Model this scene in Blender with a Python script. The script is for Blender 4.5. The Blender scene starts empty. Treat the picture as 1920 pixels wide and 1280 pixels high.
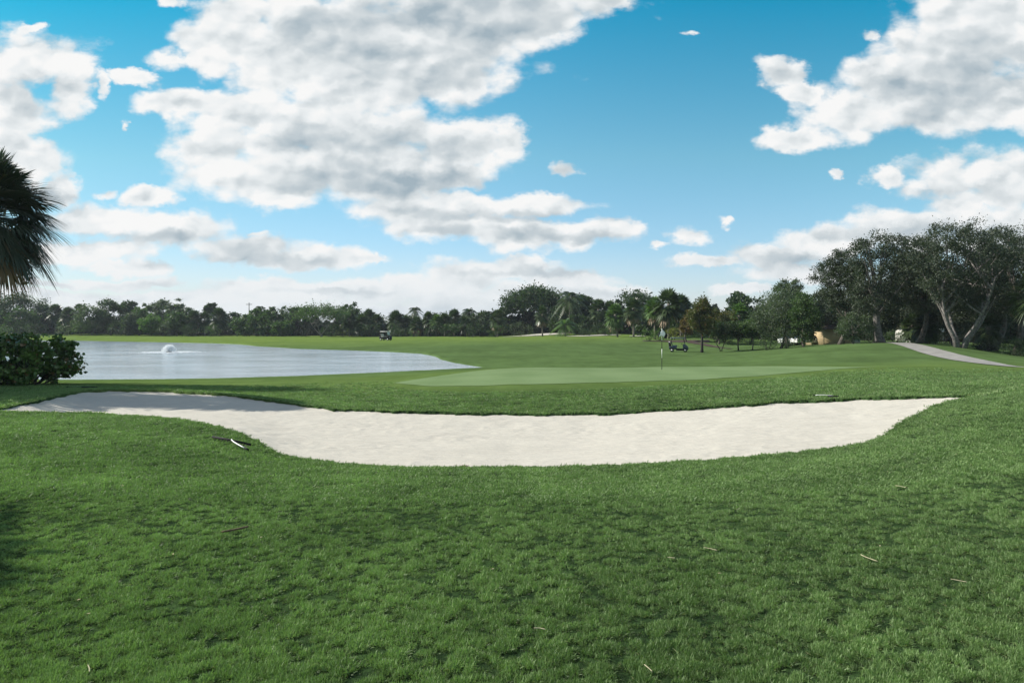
import bpy, math, random
import numpy as np
from mathutils import Vector, Matrix

random.seed(7)
rng = np.random.default_rng(7)
S = bpy.context.scene
COL = S.collection
F = 1280.0          # focal length of the photo in its own pixels (24 mm on 36 mm)
HX, HY = 960.0, 615.0   # vanishing point of level lines

# ------------------------------------------------------------------ camera
cd = bpy.data.cameras.new('camera')
cam = bpy.data.objects.new('camera', cd)
COL.objects.link(cam)
cam.location = (0, 0, 0)
cam.rotation_euler = (math.radians(90), 0, 0)
cd.lens = 24.0
cd.sensor_width = 36.0
cd.shift_y = -25.0 / 1920.0
cd.clip_start = 0.05
cd.clip_end = 12000
S.camera = cam
S.render.resolution_x = 1024
S.render.resolution_y = 682
S.view_settings.view_transform = 'Standard'
S.view_settings.look = 'None'
S.view_settings.exposure = 0.4
S.view_settings.gamma = 1.0

# ------------------------------------------------------------------ sun
SUN_EL = math.radians(36)
SUN_AZ = math.radians(-76)      # measured from +Y (straight ahead) towards +X
sdir = Vector((math.sin(SUN_AZ) * math.cos(SUN_EL), math.cos(SUN_AZ) * math.cos(SUN_EL), math.sin(SUN_EL)))
sl = bpy.data.lights.new('sun', 'SUN')
sl.energy = 4.8
sl.angle = math.radians(0.5)
sl.color = (1.0, 0.95, 0.86)
so = bpy.data.objects.new('sun', sl)
COL.objects.link(so)
so.rotation_euler = sdir.to_track_quat('Z', 'Y').to_euler()
so.location = (-60, 20, 60)

# ------------------------------------------------------------------ sky with clouds
world = bpy.data.worlds.new('World')
S.world = world
world.use_nodes = True
WT = world.node_tree
WT.nodes.clear()


class NB:
    """tiny node builder"""
    def __init__(self, tree):
        self.t = tree

    def n(self, typ, **kw):
        nd = self.t.nodes.new(typ)
        for k, v in kw.items():
            setattr(nd, k, v)
        return nd

    def put(self, sock, v):
        if isinstance(v, bpy.types.NodeSocket):
            self.t.links.new(v, sock)
        elif v is not None:
            sock.default_value = v

    def m(self, op, a, b=None, c=None, clamp=False):
        nd = self.n('ShaderNodeMath', operation=op)
        nd.use_clamp = clamp
        self.put(nd.inputs[0], a)
        if b is not None:
            self.put(nd.inputs[1], b)
        if c is not None:
            self.put(nd.inputs[2], c)
        return nd.outputs[0]

    def v(self, op, a, b=None, c=None):
        nd = self.n('ShaderNodeVectorMath', operation=op)
        self.put(nd.inputs[0], a)
        if b is not None:
            self.put(nd.inputs[1], b)
        if c is not None:
            self.put(nd.inputs[2], c)
        return nd.outputs[1] if op in ('LENGTH', 'DOT_PRODUCT', 'DISTANCE') else nd.outputs[0]

    def ss(self, x, lo, hi, a=0.0, b=1.0):
        nd = self.n('ShaderNodeMapRange', interpolation_type='SMOOTHSTEP')
        self.put(nd.inputs[0], x)
        nd.inputs[1].default_value = lo
        nd.inputs[2].default_value = hi
        nd.inputs[3].default_value = a
        nd.inputs[4].default_value = b
        return nd.outputs[0]

    def mix(self, f, a, b):
        nd = self.n('ShaderNodeMix', data_type='RGBA')
        self.put(nd.inputs[0], f)
        self.put(nd.inputs[6], a)
        self.put(nd.inputs[7], b)
        return nd.outputs[2]

    def noise(self, vec, scale, detail=4, rough=0.55, dim='3D', lac=2.0):
        nd = self.n('ShaderNodeTexNoise', noise_dimensions=dim)
        self.put(nd.inputs['Vector'], vec)
        nd.inputs['Scale'].default_value = scale
        nd.inputs['Detail'].default_value = detail
        nd.inputs['Roughness'].default_value = rough
        nd.inputs['Lacunarity'].default_value = lac
        return nd

    def comb(self, x, y, z):
        nd = self.n('ShaderNodeCombineXYZ')
        self.put(nd.inputs[0], x)
        self.put(nd.inputs[1], y)
        self.put(nd.inputs[2], z)
        return nd.outputs[0]


# cumulus bodies: bearing, height and half-widths in the same unit (photo pixels; / F gives tangents)
CLOUDS = [
    # large top cloud
    (440, 60, 110, 80), (500, 120, 120, 60), (640, 70, 220, 120), (820, 50, 220, 110), (960, 20, 170, 75), (1110, -8, 130, 40),
    (850, 130, 130, 75), (700, 165, 130, 60), (385, 105, 60, 45),
    # big middle cloud
    (255, 150, 45, 15), (340, 185, 95, 30), (460, 215, 120, 50), (600, 235, 150, 70), (730, 245, 130, 60),
    (860, 270, 120, 55), (945, 268, 45, 35), (420, 270, 110, 42), (545, 320, 190, 70), (710, 335, 170, 70),
    (840, 330, 80, 30), (520, 365, 90, 35),
    # its trailing lower shelf
    (760, 395, 140, 28), (880, 385, 160, 30), (1010, 385, 100, 24), (860, 425, 170, 34), (1010, 440, 170, 34), (1140, 432, 65, 26),
    # left clouds
    (55, 125, 110, 65), (25, 200, 75, 48), (125, 165, 55, 52), (60, 310, 80, 50), (115, 345, 50, 34), (15, 275, 55, 36),
    (280, 378, 55, 22),
    # lower left banks
    (190, 415, 110, 36), (320, 435, 130, 36), (460, 468, 130, 30), (580, 485, 130, 22), (690, 485, 60, 9), (150, 468, 110, 26),
    (230, 497, 100, 14), (230, 524, 120, 12), (110, 532, 60, 8), (60, 552, 200, 9), (400, 557, 420, 19), (620, 540, 260, 22), (560, 585, 900, 17),
    # low centre bank
    (860, 518, 95, 36), (960, 502, 110, 20), (1060, 518, 110, 20), (990, 555, 240, 36), (1150, 545, 100, 20), (760, 530, 60, 24),
    # right clouds
    (1465, 140, 48, 28), (1500, 175, 45, 24), (1500, 258, 85, 25), (1600, 215, 110, 52), (1680, 160, 120, 78), (1790, 110, 150, 110),
    (1880, 40, 190, 120), (1870, 190, 140, 65), (1720, 215, 100, 48),
    (1655, 335, 45, 24), (1770, 335, 100, 46), (1890, 335, 110, 60), (1820, 385, 110, 25),
    (1340, 493, 75, 13), (1450, 478, 110, 25), (1570, 450, 120, 30), (1720, 432, 170, 36), (1520, 510, 170, 20), (1900, 440, 200, 60),
]
# small torn puffs
PUFFS = [
    (1050, 316, 46, 20), (1290, 446, 66, 24), (1238, 462, 34, 11), (1360, 416, 26, 15), (1390, 543, 95, 15), (310, 3, 50, 24), (1577, 330, 16, 10),
    (318, 108, 70, 32), (205, 365, 36, 20), (1625, 62, 38, 17), (190, 165, 26, 34), (60, 52, 40, 14), (1310, 60, 30, 8), (240, 228, 14, 12), (480, 437, 30, 8),
]
# thick, grey-bottomed cores
CORES = [
    (880, 20, 200, 60), (760, 110, 210, 50), (640, 60, 120, 50), (720, 275, 180, 34), (560, 265, 90, 25), (640, 350, 170, 24), (780, 340, 150, 22),
    (60, 175, 80, 28), (90, 360, 60, 20), (200, 452, 160, 14), (470, 490, 150, 13), (930, 405, 190, 12), (900, 440, 160, 13),
    (1060, 448, 110, 12), (980, 508, 120, 7), (1050, 545, 120, 9), (1750, 190, 150, 40), (1870, 130, 120, 60), (1800, 365, 130, 22),
    (1530, 490, 160, 14), (1750, 440, 140, 16), (620, 545, 110, 6), (860, 590, 170, 26),
]

w = NB(WT)
geo = w.n('ShaderNodeTexCoord')
dirv = geo.outputs['Generated']
sx = w.n('ShaderNodeSeparateXYZ')
w.put(sx.inputs[0], dirv)
dx, dy, dz = sx.outputs
ys = w.m('MAXIMUM', dy, 0.12)
tx = w.m('DIVIDE', dx, ys)
tz = w.m('DIVIDE', w.m('MAXIMUM', dz, 0.0), ys)
P = w.comb(tx, tz, 0.0)
# free domain warp for ragged outlines
wn = w.noise(w.v('MULTIPLY', P, (1.0, 1.6, 1.0)), 5.0, 5, 0.6)
warp = w.v('MULTIPLY', w.v('SUBTRACT', wn.outputs['Color'], (0.5, 0.5, 0.5)), (0.085, 0.045, 0.0))
wn2 = w.noise(w.v('MULTIPLY', P, (1.0, 1.4, 1.0)), 26.0, 6, 0.65)
warp2 = w.v('MULTIPLY', w.v('SUBTRACT', wn2.outputs['Color'], (0.5, 0.5, 0.5)), (0.050, 0.030, 0.0))
Pw = w.v('ADD', w.v('ADD', P, warp), warp2)


def field(vec, blobs, k, grow=1.0):
    acc = None
    for (bx, by, rx, ry) in blobs:
        cx, cz = (bx - HX) / F, (HY - by) / F
        qx, qz = F / (rx * grow), F / (ry * grow)
        q = w.v('MULTIPLY_ADD', vec, (qx, qz, 0.0), (-cx * qx, -cz * qz, 0.0))
        ln = w.v('LENGTH', q)
        acc = ln if acc is None else w.m('SMOOTH_MIN', acc, ln, k)
    return acc


def billow(vec, sc):
    v_ = w.n('ShaderNodeTexVoronoi', feature='F1', voronoi_dimensions='2D')
    v_.inputs['Scale'].default_value = sc
    v_.inputs['Detail'].default_value = 1.0
    v_.inputs['Roughness'].default_value = 0.55
    w.put(v_.inputs['Vector'], w.v('MULTIPLY', vec, (1.0, 1.5, 1.0)))
    return w.m('SUBTRACT', 0.40, v_.outputs['Distance'])


def total(vec, Pn):
    d = w.m('MINIMUM', field(vec, CLOUDS, 0.25), w.m('ADD', field(vec, PUFFS, 0.1), 0.34))
    body = w.m('SUBTRACT', 1.08, d)
    fb = w.noise(w.v('MULTIPLY', Pn, (1.0, 1.7, 1.0)), 9.0, 9, 0.60)
    return body, w.m('ADD', w.m('MAXIMUM', body, -1.2), w.m('ADD', w.m('MULTIPLY', w.m('SUBTRACT', fb.outputs[0], 0.5), 1.45), w.m('MULTIPLY_ADD', bil0, 0.42, 0.09))), fb.outputs[0]


Pb = w.v('ADD', P, w.v('MULTIPLY', warp2, (0.5, 0.5, 0.0)))
bil0 = billow(Pb, 15.0)
body, Fd, fb0 = total(Pw, P)
shift = (-0.016, 0.022, 0.0)          # towards the sun: up and to the left
sm0 = w.noise(w.v('MULTIPLY', Pw, (1.0, 1.7, 1.0)), 6.0, 4, 0.50).outputs[0]
fb_s = w.noise(w.v('MULTIPLY', w.v('ADD', Pw, shift), (1.0, 1.7, 1.0)), 6.0, 4, 0.50).outputs[0]
sh2 = (-0.008, 0.012, 0.0)
relief = w.m('ADD', w.m('SUBTRACT', sm0, fb_s), w.m('MULTIPLY', w.m('SUBTRACT', bil0, billow(w.v('ADD', Pb, sh2), 15.0)), 0.24))   # >0: facing the sun
core_d = field(Pw, CORES, 0.35)
core = w.ss(w.m('ADD', core_d, w.m('MULTIPLY', w.m('SUBTRACT', sm0, 0.5), -1.0)), 0.2, 1.7, 1.0, 0.0)
dens_front = w.ss(Fd, -0.10, 0.40)

# the rest of the sky dome (overhead, beside and behind): free cumulus layer
up = w.m('MAXIMUM', dz, 0.03)
Q = w.comb(w.m('DIVIDE', dx, up), w.m('DIVIDE', dy, up), 0.0)
g1 = w.noise(Q, 0.9, 8, 0.55)
dens_rest = w.ss(g1.outputs[0], 0.50, 0.62)
# where the mapped clouds apply
ahead = w.ss(dy, 0.30, 0.50)
low = w.ss(tz, 0.50, 0.62, 1.0, 0.0)
side = w.ss(w.m('ABSOLUTE', tx), 0.80, 0.95, 1.0, 0.0)
zone = w.m('MULTIPLY', w.m('MULTIPLY', ahead, low), side)
dens = w.m('ADD', w.m('MULTIPLY', dens_front, zone), w.m('MULTIPLY', dens_rest, w.m('SUBTRACT', 1.0, zone)), clamp=True)

# cloud tone
thick = w.ss(Fd, 0.25, 1.3)
lit = w.m('MULTIPLY', relief, 1.35)
tone = w.m('ADD', w.m('SUBTRACT', 0.96, w.m('MULTIPLY', thick, 0.14)), lit)
tone = w.m('SUBTRACT', tone, w.m('MULTIPLY', core, 0.30))
tone = w.m('MINIMUM', w.m('MAXIMUM', tone, 0.42), 1.0)
lowfade = w.ss(tz, 0.0, 0.14)
tone = w.m('ADD', w.m('MULTIPLY', tone, w.m('ADD', 0.55, w.m('MULTIPLY', lowfade, 0.45))), w.m('MULTIPLY', w.m('SUBTRACT', 1.0, lowfade), 0.37))
ramp = w.n('ShaderNodeValToRGB')
w.put(ramp.inputs[0], tone)
ramp.color_ramp.elements[0].position = 0.40
ramp.color_ramp.elements[0].color = (0.26, 0.33, 0.38, 1)
ramp.color_ramp.elements[1].position = 1.0
ramp.color_ramp.elements[1].color = (0.715, 0.715, 0.71, 1)
e = ramp.color_ramp.elements.new(0.72)
e.color = (0.49, 0.53, 0.55, 1)
e = ramp.color_ramp.elements.new(0.88)
e.color = (0.63, 0.655, 0.665, 1)
WS = 0.10
cloudcol = w.v('SCALE', ramp.outputs[0])
cloudcol.node.inputs[3].default_value = 1.0 / WS

sky = w.n('ShaderNodeTexSky', sky_type='NISHITA')
sky.sun_disc = False
sky.sun_elevation = SUN_EL
sky.sun_rotation = SUN_AZ
sky.altitude = 0
sky.air_density = 1.0
sky.dust_density = 0.6
sky.ozone_density = 2.0
tr_ = w.n('ShaderNodeValToRGB')
w.put(tr_.inputs[0], w.m('MULTIPLY', tz, 2.0))
tr_.color_ramp.elements[0].position = 0.0
tr_.color_ramp.elements[0].color = (0.52, 0.53, 0.66, 1)
tr_.color_ramp.elements[1].position = 1.0
tr_.color_ramp.elements[1].color = (0.02, 0.57, 0.585, 1)
for ps_, cc_ in ((0.18, (0.49, 0.56, 0.62)), (0.5, (0.38, 0.62, 0.57))):
    e = tr_.color_ramp.elements.new(ps_)
    e.color = cc_ + (1,)
tcol = w.mix(w.ss(tz, 0.55, 1.1), tr_.outputs[0], (0.46, 0.50, 0.50, 1))
tint = w.v('MULTIPLY', sky.outputs[0], w.v('SCALE', tcol))
w.put(tint.node.inputs[1].links[0].from_node.inputs[3], w.m('MULTIPLY', w.ss(tx, -0.75, 0.05, 0.78, 1.0), 2.0))
bg = w.n('ShaderNodeBackground')
w.put(bg.inputs[0], w.mix(w.m('MULTIPLY', w.ss(tz, -0.02, 0.13, 1.0, 0.0), 0.55), w.mix(dens, tint, cloudcol), (5.9, 6.3, 6.6, 1)))
bg.inputs[1].default_value = WS
wo = w.n('ShaderNodeOutputWorld')
WT.links.new(bg.outputs[0], wo.inputs[0])


# ------------------------------------------------------------------ helpers
def link(o, parent=None):
    COL.objects.link(o)
    if parent is not None:
        o.parent = parent
    return o


def tag(o, label=None, cat=None, group=None, kind=None):
    if label:
        o['label'] = label
    if cat:
        o['category'] = cat
    if group:
        o['group'] = group
    if kind:
        o['kind'] = kind
    return o


def empty(name, loc, rz=0.0, scale=1.0):
    o = bpy.data.objects.new(name, None)
    o.location = loc
    o.rotation_euler = (0, 0, rz)
    o.scale = (scale, scale, scale)
    o.empty_display_size = 0.2
    return link(o)


class Acc:
    """collects numpy vertices / faces and builds one mesh object"""
    def __init__(self):
        self.v = []
        self.f = []
        self.n = 0

    def add(self, verts, faces):
        verts = np.asarray(verts, float).reshape(-1, 3)
        faces = np.asarray(faces, int)
        self.v.append(verts)
        self.f.append(faces + self.n)
        self.n += len(verts)
        return self

    def box(self, c, s, rot=None, bev=0.0):
        x, y, z = np.array(s) / 2.0
        b = min(bev, x * .9, y * .9)
        if b > 0:
            ring = [(-x + b, -y), (x - b, -y), (x, -y + b), (x, y - b), (x - b, y), (-x + b, y), (-x, y - b), (-x, -y + b)]
            zb = min(b, z * .9)
            lv = [(-z, 1 - b / max(x, y)), (-z + zb, 1), (z - zb, 1), (z, 1 - b / max(x, y))]
        else:
            ring = [(-x, -y), (x, -y), (x, y), (-x, y)]
            lv = [(-z, 1), (z, 1)]
        k = len(ring)
        V = [(a * q, d * q, zz) for zz, q in lv for a, d in ring]
        fs = []
        for i in range(len(lv) - 1):
            for j in range(k):
                fs.append((i * k + j, i * k + (j + 1) % k, (i + 1) * k + (j + 1) % k, (i + 1) * k + j))
        V = np.array(V)
        V = np.vstack([V, [[0, 0, -z]], [[0, 0, z]]])
        nb = len(V) - 2
        top = (len(lv) - 1) * k
        for j in range(k):
            fs.append((nb, (j + 1) % k, j, j))
            fs.append((nb + 1, top + j, top + (j + 1) % k, top + (j + 1) % k))
        if rot is not None:
            V = V @ np.array(rot).T
        self.add(V + np.array(c), np.array(fs))
        return self

    def tube(self, pts, rad, seg=8, cap=True):
        pts = np.asarray(pts, float)
        n = len(pts)
        rad = np.broadcast_to(rad, (n,)) if np.ndim(rad) else np.full(n, rad)
        t = np.gradient(pts, axis=0)
        t /= np.linalg.norm(t, axis=1)[:, None] + 1e-9
        ref = np.array([0, 0, 1.0]) if abs(t[0][2]) < 0.9 else np.array([1.0, 0, 0])
        a = np.cross(t, ref)
        a /= np.linalg.norm(a, axis=1)[:, None] + 1e-9
        b = np.cross(t, a)
        ang = np.linspace(0, 2 * np.pi, seg, endpoint=False)
        ring = pts[:, None, :] + rad[:, None, None] * (np.cos(ang)[None, :, None] * a[:, None, :] + np.sin(ang)[None, :, None] * b[:, None, :])
        V = ring.reshape(-1, 3)
        fs = []
        for i in range(n - 1):
            for j in range(seg):
                k = (j + 1) % seg
                fs.append((i * seg + j, i * seg + k, (i + 1) * seg + k, (i + 1) * seg + j))
        if cap:
            V = np.vstack([V, pts[0], pts[-1]])
            c0, c1 = n * seg, n * seg + 1
            for j in range(seg):
                k = (j + 1) % seg
                fs.append((c0, k, j, j))
                fs.append((c1, (n - 1) * seg + j, (n - 1) * seg + k, (n - 1) * seg + k))
        self.add(V, np.array(fs))
        return self

    def prism(self, prof, x0, x1):
        """profile in (y,z), extruded along x"""
        k = len(prof)
        V = [(x0, p[0], p[1]) for p in prof] + [(x1, p[0], p[1]) for p in prof]
        c = np.mean(np.array(prof), axis=0)
        V += [(x0, c[0], c[1]), (x1, c[0], c[1])]
        fs = []
        for j in range(k):
            q = (j + 1) % k
            fs.append((j, q, k + q, k + j))
            fs.append((2 * k, q, j, j))
            fs.append((2 * k + 1, k + j, k + q, k + q))
        self.add(V, np.array(fs))
        return self

    def build(self, name, mat, parent=None, smooth=False):
        V = np.vstack(self.v)
        sizes, idx = [], []
        for f in self.f:
            if f.shape[1] == 4:
                tri = f[:, 2] == f[:, 3]
                for part, kk in ((f[~tri], 4), (f[tri][:, :3], 3)):
                    idx.append(part.ravel())
                    sizes.append(np.full(len(part), kk))
            else:
                idx.append(f.ravel())
                sizes.append(np.full(len(f), f.shape[1]))
        idx = np.concatenate(idx)
        sizes = np.concatenate(sizes)
        me = bpy.data.meshes.new(name)
        me.vertices.add(len(V))
        me.vertices.foreach_set('co', V.astype(np.float32).ravel())
        me.loops.add(len(idx))
        me.loops.foreach_set('vertex_index', idx.astype(np.int32))
        me.polygons.add(len(sizes))
        starts = np.concatenate([[0], np.cumsum(sizes)[:-1]])
        me.polygons.foreach_set('loop_start', starts.astype(np.int32))
        me.polygons.foreach_set('loop_total', sizes.astype(np.int32))
        me.update(calc_edges=True)
        if smooth:
            me.polygons.foreach_set('use_smooth', np.ones(len(sizes), bool))
        me.materials.append(mat)
        o = bpy.data.objects.new(name, me)
        return link(o, parent)


def grid_mesh(name, G, mat, attrs=None):
    """G: (r,c,3) vertex grid"""
    r, c = G.shape[:2]
    i = np.arange(r - 1)[:, None] * c + np.arange(c - 1)[None, :]
    fs = np.stack([i, i + 1, i + 1 + c, i + c], -1).reshape(-1, 4)
    me = bpy.data.meshes.new(name)
    me.vertices.add(r * c)
    me.vertices.foreach_set('co', G.reshape(-1).astype(np.float32))
    me.loops.add(fs.size)
    me.loops.foreach_set('vertex_index', fs.ravel().astype(np.int32))
    me.polygons.add(len(fs))
    me.polygons.foreach_set('loop_start', (np.arange(len(fs)) * 4).astype(np.int32))
    me.polygons.foreach_set('loop_total', np.full(len(fs), 4, np.int32))
    me.update(calc_edges=True)
    me.polygons.foreach_set('use_smooth', np.ones(len(fs), bool))
    for k, a in (attrs or {}).items():
        at = me.attributes.new(k, 'FLOAT', 'POINT')
        at.data.foreach_set('value', a.reshape(-1).astype(np.float32))
    me.materials.append(mat)
    return link(bpy.data.objects.new(name, me))


# ------------------------------------------------------------------ materials
def mat_new(name):
    m = bpy.data.materials.new(name)
    m.use_nodes = True
    m.node_tree.nodes.clear()
    return m, NB(m.node_tree)


def mat_out(b, sh, disp=None):
    o = b.n('ShaderNodeOutputMaterial')
    b.t.links.new(sh, o.inputs[0])


def spray_mat():
    m, b = mat_new('spray')
    p = b.n('ShaderNodeBsdfPrincipled')
    p.inputs['Base Color'].default_value = (0.85, 0.88, 0.90, 1)
    p.inputs['Roughness'].default_value = 0.4
    t = b.n('ShaderNodeBsdfTranslucent')
    t.inputs[0].default_value = (0.85, 0.88, 0.90, 1)
    mx = b.n('ShaderNodeMixShader')
    mx.inputs[0].default_value = 0.5
    b.t.links.new(p.outputs[0], mx.inputs[1])
    b.t.links.new(t.outputs[0], mx.inputs[2])
    mat_out(b, mx.outputs[0])
    return m


def simple(name, col, rough=0.5, metal=0.0, spec=0.5, var=0.08, scale=8.0, bump=0.0, coat=0.0, trans=0.0):
    m, b = mat_new(name)
    tc = b.n('ShaderNodeTexCoord')
    nz = b.noise(tc.outputs['Object'], scale, 4, 0.6)
    f = b.ss(nz.outputs[0], 0.3, 0.7)
    c1 = tuple(x * (1 - var * 2) for x in col) + (1,)
    c2 = tuple(min(1, x * (1 + var)) for x in col) + (1,)
    p = b.n('ShaderNodeBsdfPrincipled')
    b.put(p.inputs['Base Color'], b.mix(f, c1, c2))
    p.inputs['Roughness'].default_value = rough
    p.inputs['Metallic'].default_value = metal
    p.inputs['Specular IOR Level'].default_value = spec
    p.inputs['Coat Weight'].default_value = coat
    p.inputs['Transmission Weight'].default_value = trans
    if bump:
        bp = b.n('ShaderNodeBump')
        bp.inputs['Strength'].default_value = bump
        bp.inputs['Distance'].default_value = 0.02
        b.put(bp.inputs['Height'], nz.outputs[0])
        b.t.links.new(bp.outputs[0], p.inputs['Normal'])
    mat_out(b, p.outputs[0])
    return m


def leaf_mat(name, c1, c2, rough=0.55, trans=0.3, spec=0.35, patch=0.6, tip=None):
    """leaf colour varies from leaf to leaf and from clump to clump"""
    m, b = mat_new(name)
    g = b.n('ShaderNodeNewGeometry')
    tc = b.n('ShaderNodeTexCoord')
    nz = b.noise(tc.outputs['Object'], patch, 3, 0.6)
    f = b.m('ADD', b.m('MULTIPLY', g.outputs['Random Per Island'], 0.5), b.m('MULTIPLY', b.ss(nz.outputs[0], 0.32, 0.68), 0.6), clamp=True)
    col = b.mix(f, c1 + (1,), c2 + (1,))
    if tip:
        col = b.mix(b.m('GREATER_THAN', g.outputs['Random Per Island'], 0.94), col, tip + (1,))
    p = b.n('ShaderNodeBsdfPrincipled')
    b.put(p.inputs['Base Color'], col)
    p.inputs['Roughness'].default_value = rough
    p.inputs['Specular IOR Level'].default_value = spec
    t = b.n('ShaderNodeBsdfTranslucent')
    b.put(t.inputs[0], b.v('MULTIPLY', col, (1.2, 1.5, 0.6)))
    mx = b.n('ShaderNodeMixShader')
    mx.inputs[0].default_value = trans
    b.t.links.new(p.outputs[0], mx.inputs[1])
    b.t.links.new(t.outputs[0], mx.inputs[2])
    mat_out(b, mx.outputs[0])
    return m


M = {}
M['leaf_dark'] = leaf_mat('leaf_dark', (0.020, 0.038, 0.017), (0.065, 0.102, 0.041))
M['leaf_mid'] = leaf_mat('leaf_mid', (0.029, 0.058, 0.018), (0.091, 0.150, 0.047))
M['leaf_grey'] = leaf_mat('leaf_grey', (0.050, 0.073, 0.043), (0.125, 0.163, 0.098))
M['leaf_bright'] = leaf_mat('leaf_bright', (0.045, 0.100, 0.018), (0.120, 0.210, 0.045))
M['leaf_yellow'] = leaf_mat('leaf_yellow', (0.110, 0.130, 0.020), (0.280, 0.280, 0.060))
M['leaf_olive'] = leaf_mat('leaf_olive', (0.042, 0.054, 0.017), (0.120, 0.126, 0.041), tip=(0.20, 0.10, 0.03))
M['leaf_rust'] = leaf_mat('leaf_rust', (0.080, 0.060, 0.018), (0.190, 0.130, 0.045))
M['leaf_oak'] = leaf_mat('leaf_oak', (0.027, 0.038, 0.024), (0.074, 0.095, 0.057), trans=0.2)
M['frond'] = leaf_mat('frond', (0.022, 0.040, 0.015), (0.080, 0.120, 0.042), rough=0.4, trans=0.2, spec=0.5)
M['frond_bright'] = leaf_mat('frond_bright', (0.045, 0.090, 0.022), (0.130, 0.210, 0.060), rough=0.4, trans=0.25, spec=0.5)
M['frond_near'] = leaf_mat('frond_near', (0.022, 0.036, 0.022), (0.060, 0.080, 0.045), rough=0.38, trans=0.12, spec=0.5, patch=1.2, tip=(0.10, 0.075, 0.04))
M['frond_dead'] = leaf_mat('frond_dead', (0.130, 0.085, 0.045), (0.280, 0.190, 0.100), trans=0.1)
M['seagrape'] = leaf_mat('seagrape', (0.034, 0.068, 0.020), (0.150, 0.240, 0.055), rough=0.32, trans=0.22, spec=0.5, tip=(0.20, 0.13, 0.06))
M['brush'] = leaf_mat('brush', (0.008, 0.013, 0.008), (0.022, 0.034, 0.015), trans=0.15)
M['bark'] = simple('bark', (0.120, 0.100, 0.085), 0.9, var=0.3, scale=6, bump=0.5)
M['bark_pale'] = simple('bark_pale', (0.190, 0.172, 0.160), 0.9, var=0.3, scale=5, bump=0.5)
M['bark_dark'] = simple('bark_dark', (0.045, 0.038, 0.034), 0.9, var=0.3, scale=6, bump=0.5)
M['palm_bark'] = simple('palm_bark', (0.200, 0.170, 0.145), 0.9, var=0.3, scale=9, bump=0.5)


def turf_material(name, dark, light, far_light, blade_scale=260.0):
    m, b = mat_new(name)
    tc = b.n('ShaderNodeTexCoord')
    pos = tc.outputs['Object']
    at = b.n('ShaderNodeAttribute', attribute_name='mown')
    big = b.noise(pos, 0.12, 4, 0.55).outputs[0]
    med = b.noise(pos, 2.2, 4, 0.6).outputs[0]
    fine = b.noise(pos, 22.0, 5, 0.7).outputs[0]
    far = b.noise(b.v('MULTIPLY', pos, (0.35, 0.22, 1.0)), 1.6, 5, 0.65).outputs[0]
    f = b.m('ADD', b.m('MULTIPLY', fine, 0.55), b.m('ADD', b.m('MULTIPLY', med, 0.35), b.m('MULTIPLY', big, 0.35)))
    c_near = b.mix(b.ss(f, 0.42, 0.82), dark + (1,), light + (1,))
    f2 = b.m('ADD', b.m('MULTIPLY', far, 0.6), b.m('MULTIPLY', big, 0.4))
    c_far = b.mix(b.ss(f2, 0.35, 0.65), tuple(x * 0.66 for x in far_light) + (1,), far_light + (1,))
    a2 = b.n('ShaderNodeAttribute', attribute_name='sunny_turf')
    c_sunny = b.mix(b.ss(f2, 0.35, 0.65), (0.105, 0.165, 0.036, 1), (0.150, 0.215, 0.050, 1))
    col = b.mix(a2.outputs['Fac'], b.mix(at.outputs['Fac'], c_near, c_far), c_sunny)
    p = b.n('ShaderNodeBsdfPrincipled')
    b.put(p.inputs['Base Color'], col)
    p.inputs['Roughness'].default_value = 0.85
    p.inputs['Specular IOR Level'].default_value = 0.0
    bp = b.n('ShaderNodeBump')
    bp.inputs['Strength'].default_value = 0.8
    bp.inputs['Distance'].default_value = 0.05
    b.put(bp.inputs['Height'], b.m('ADD', b.m('MULTIPLY', fine, 0.5), b.m('MULTIPLY', med, 0.9)))
    b.t.links.new(bp.outputs[0], p.inputs['Normal'])
    mat_out(b, p.outputs[0])
    return m


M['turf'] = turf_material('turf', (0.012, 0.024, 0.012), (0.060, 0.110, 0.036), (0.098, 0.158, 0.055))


def green_material():
    m, b = mat_new('green_turf')
    tc = b.n('ShaderNodeTexCoord')
    n1 = b.noise(tc.outputs['Object'], 0.35, 4, 0.6).outputs[0]
    n2 = b.noise(tc.outputs['Object'], 30, 3, 0.6).outputs[0]
    wv = b.n('ShaderNodeTexWave')
    wv.inputs['Scale'].default_value = 0.16
    wv.inputs['Distortion'].default_value = 0.6
    b.put(wv.inputs['Vector'], b.v('MULTIPLY', tc.outputs['Object'], (0.6, 1.0, 1.0)))
    f = b.m('ADD', b.m('MULTIPLY', n1, 0.62), b.m('ADD', b.m('MULTIPLY', n2, 0.26), b.m('MULTIPLY', wv.outputs['Fac'], 0.10)))
    p = b.n('ShaderNodeBsdfPrincipled')
    b.put(p.inputs['Base Color'], b.mix(b.ss(f, 0.3, 0.7), (0.135, 0.200, 0.090, 1), (0.175, 0.245, 0.118, 1)))
    p.inputs['Roughness'].default_value = 0.85
    p.inputs['Specular IOR Level'].default_value = 0.0
    mat_out(b, p.outputs[0])
    return m


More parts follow.
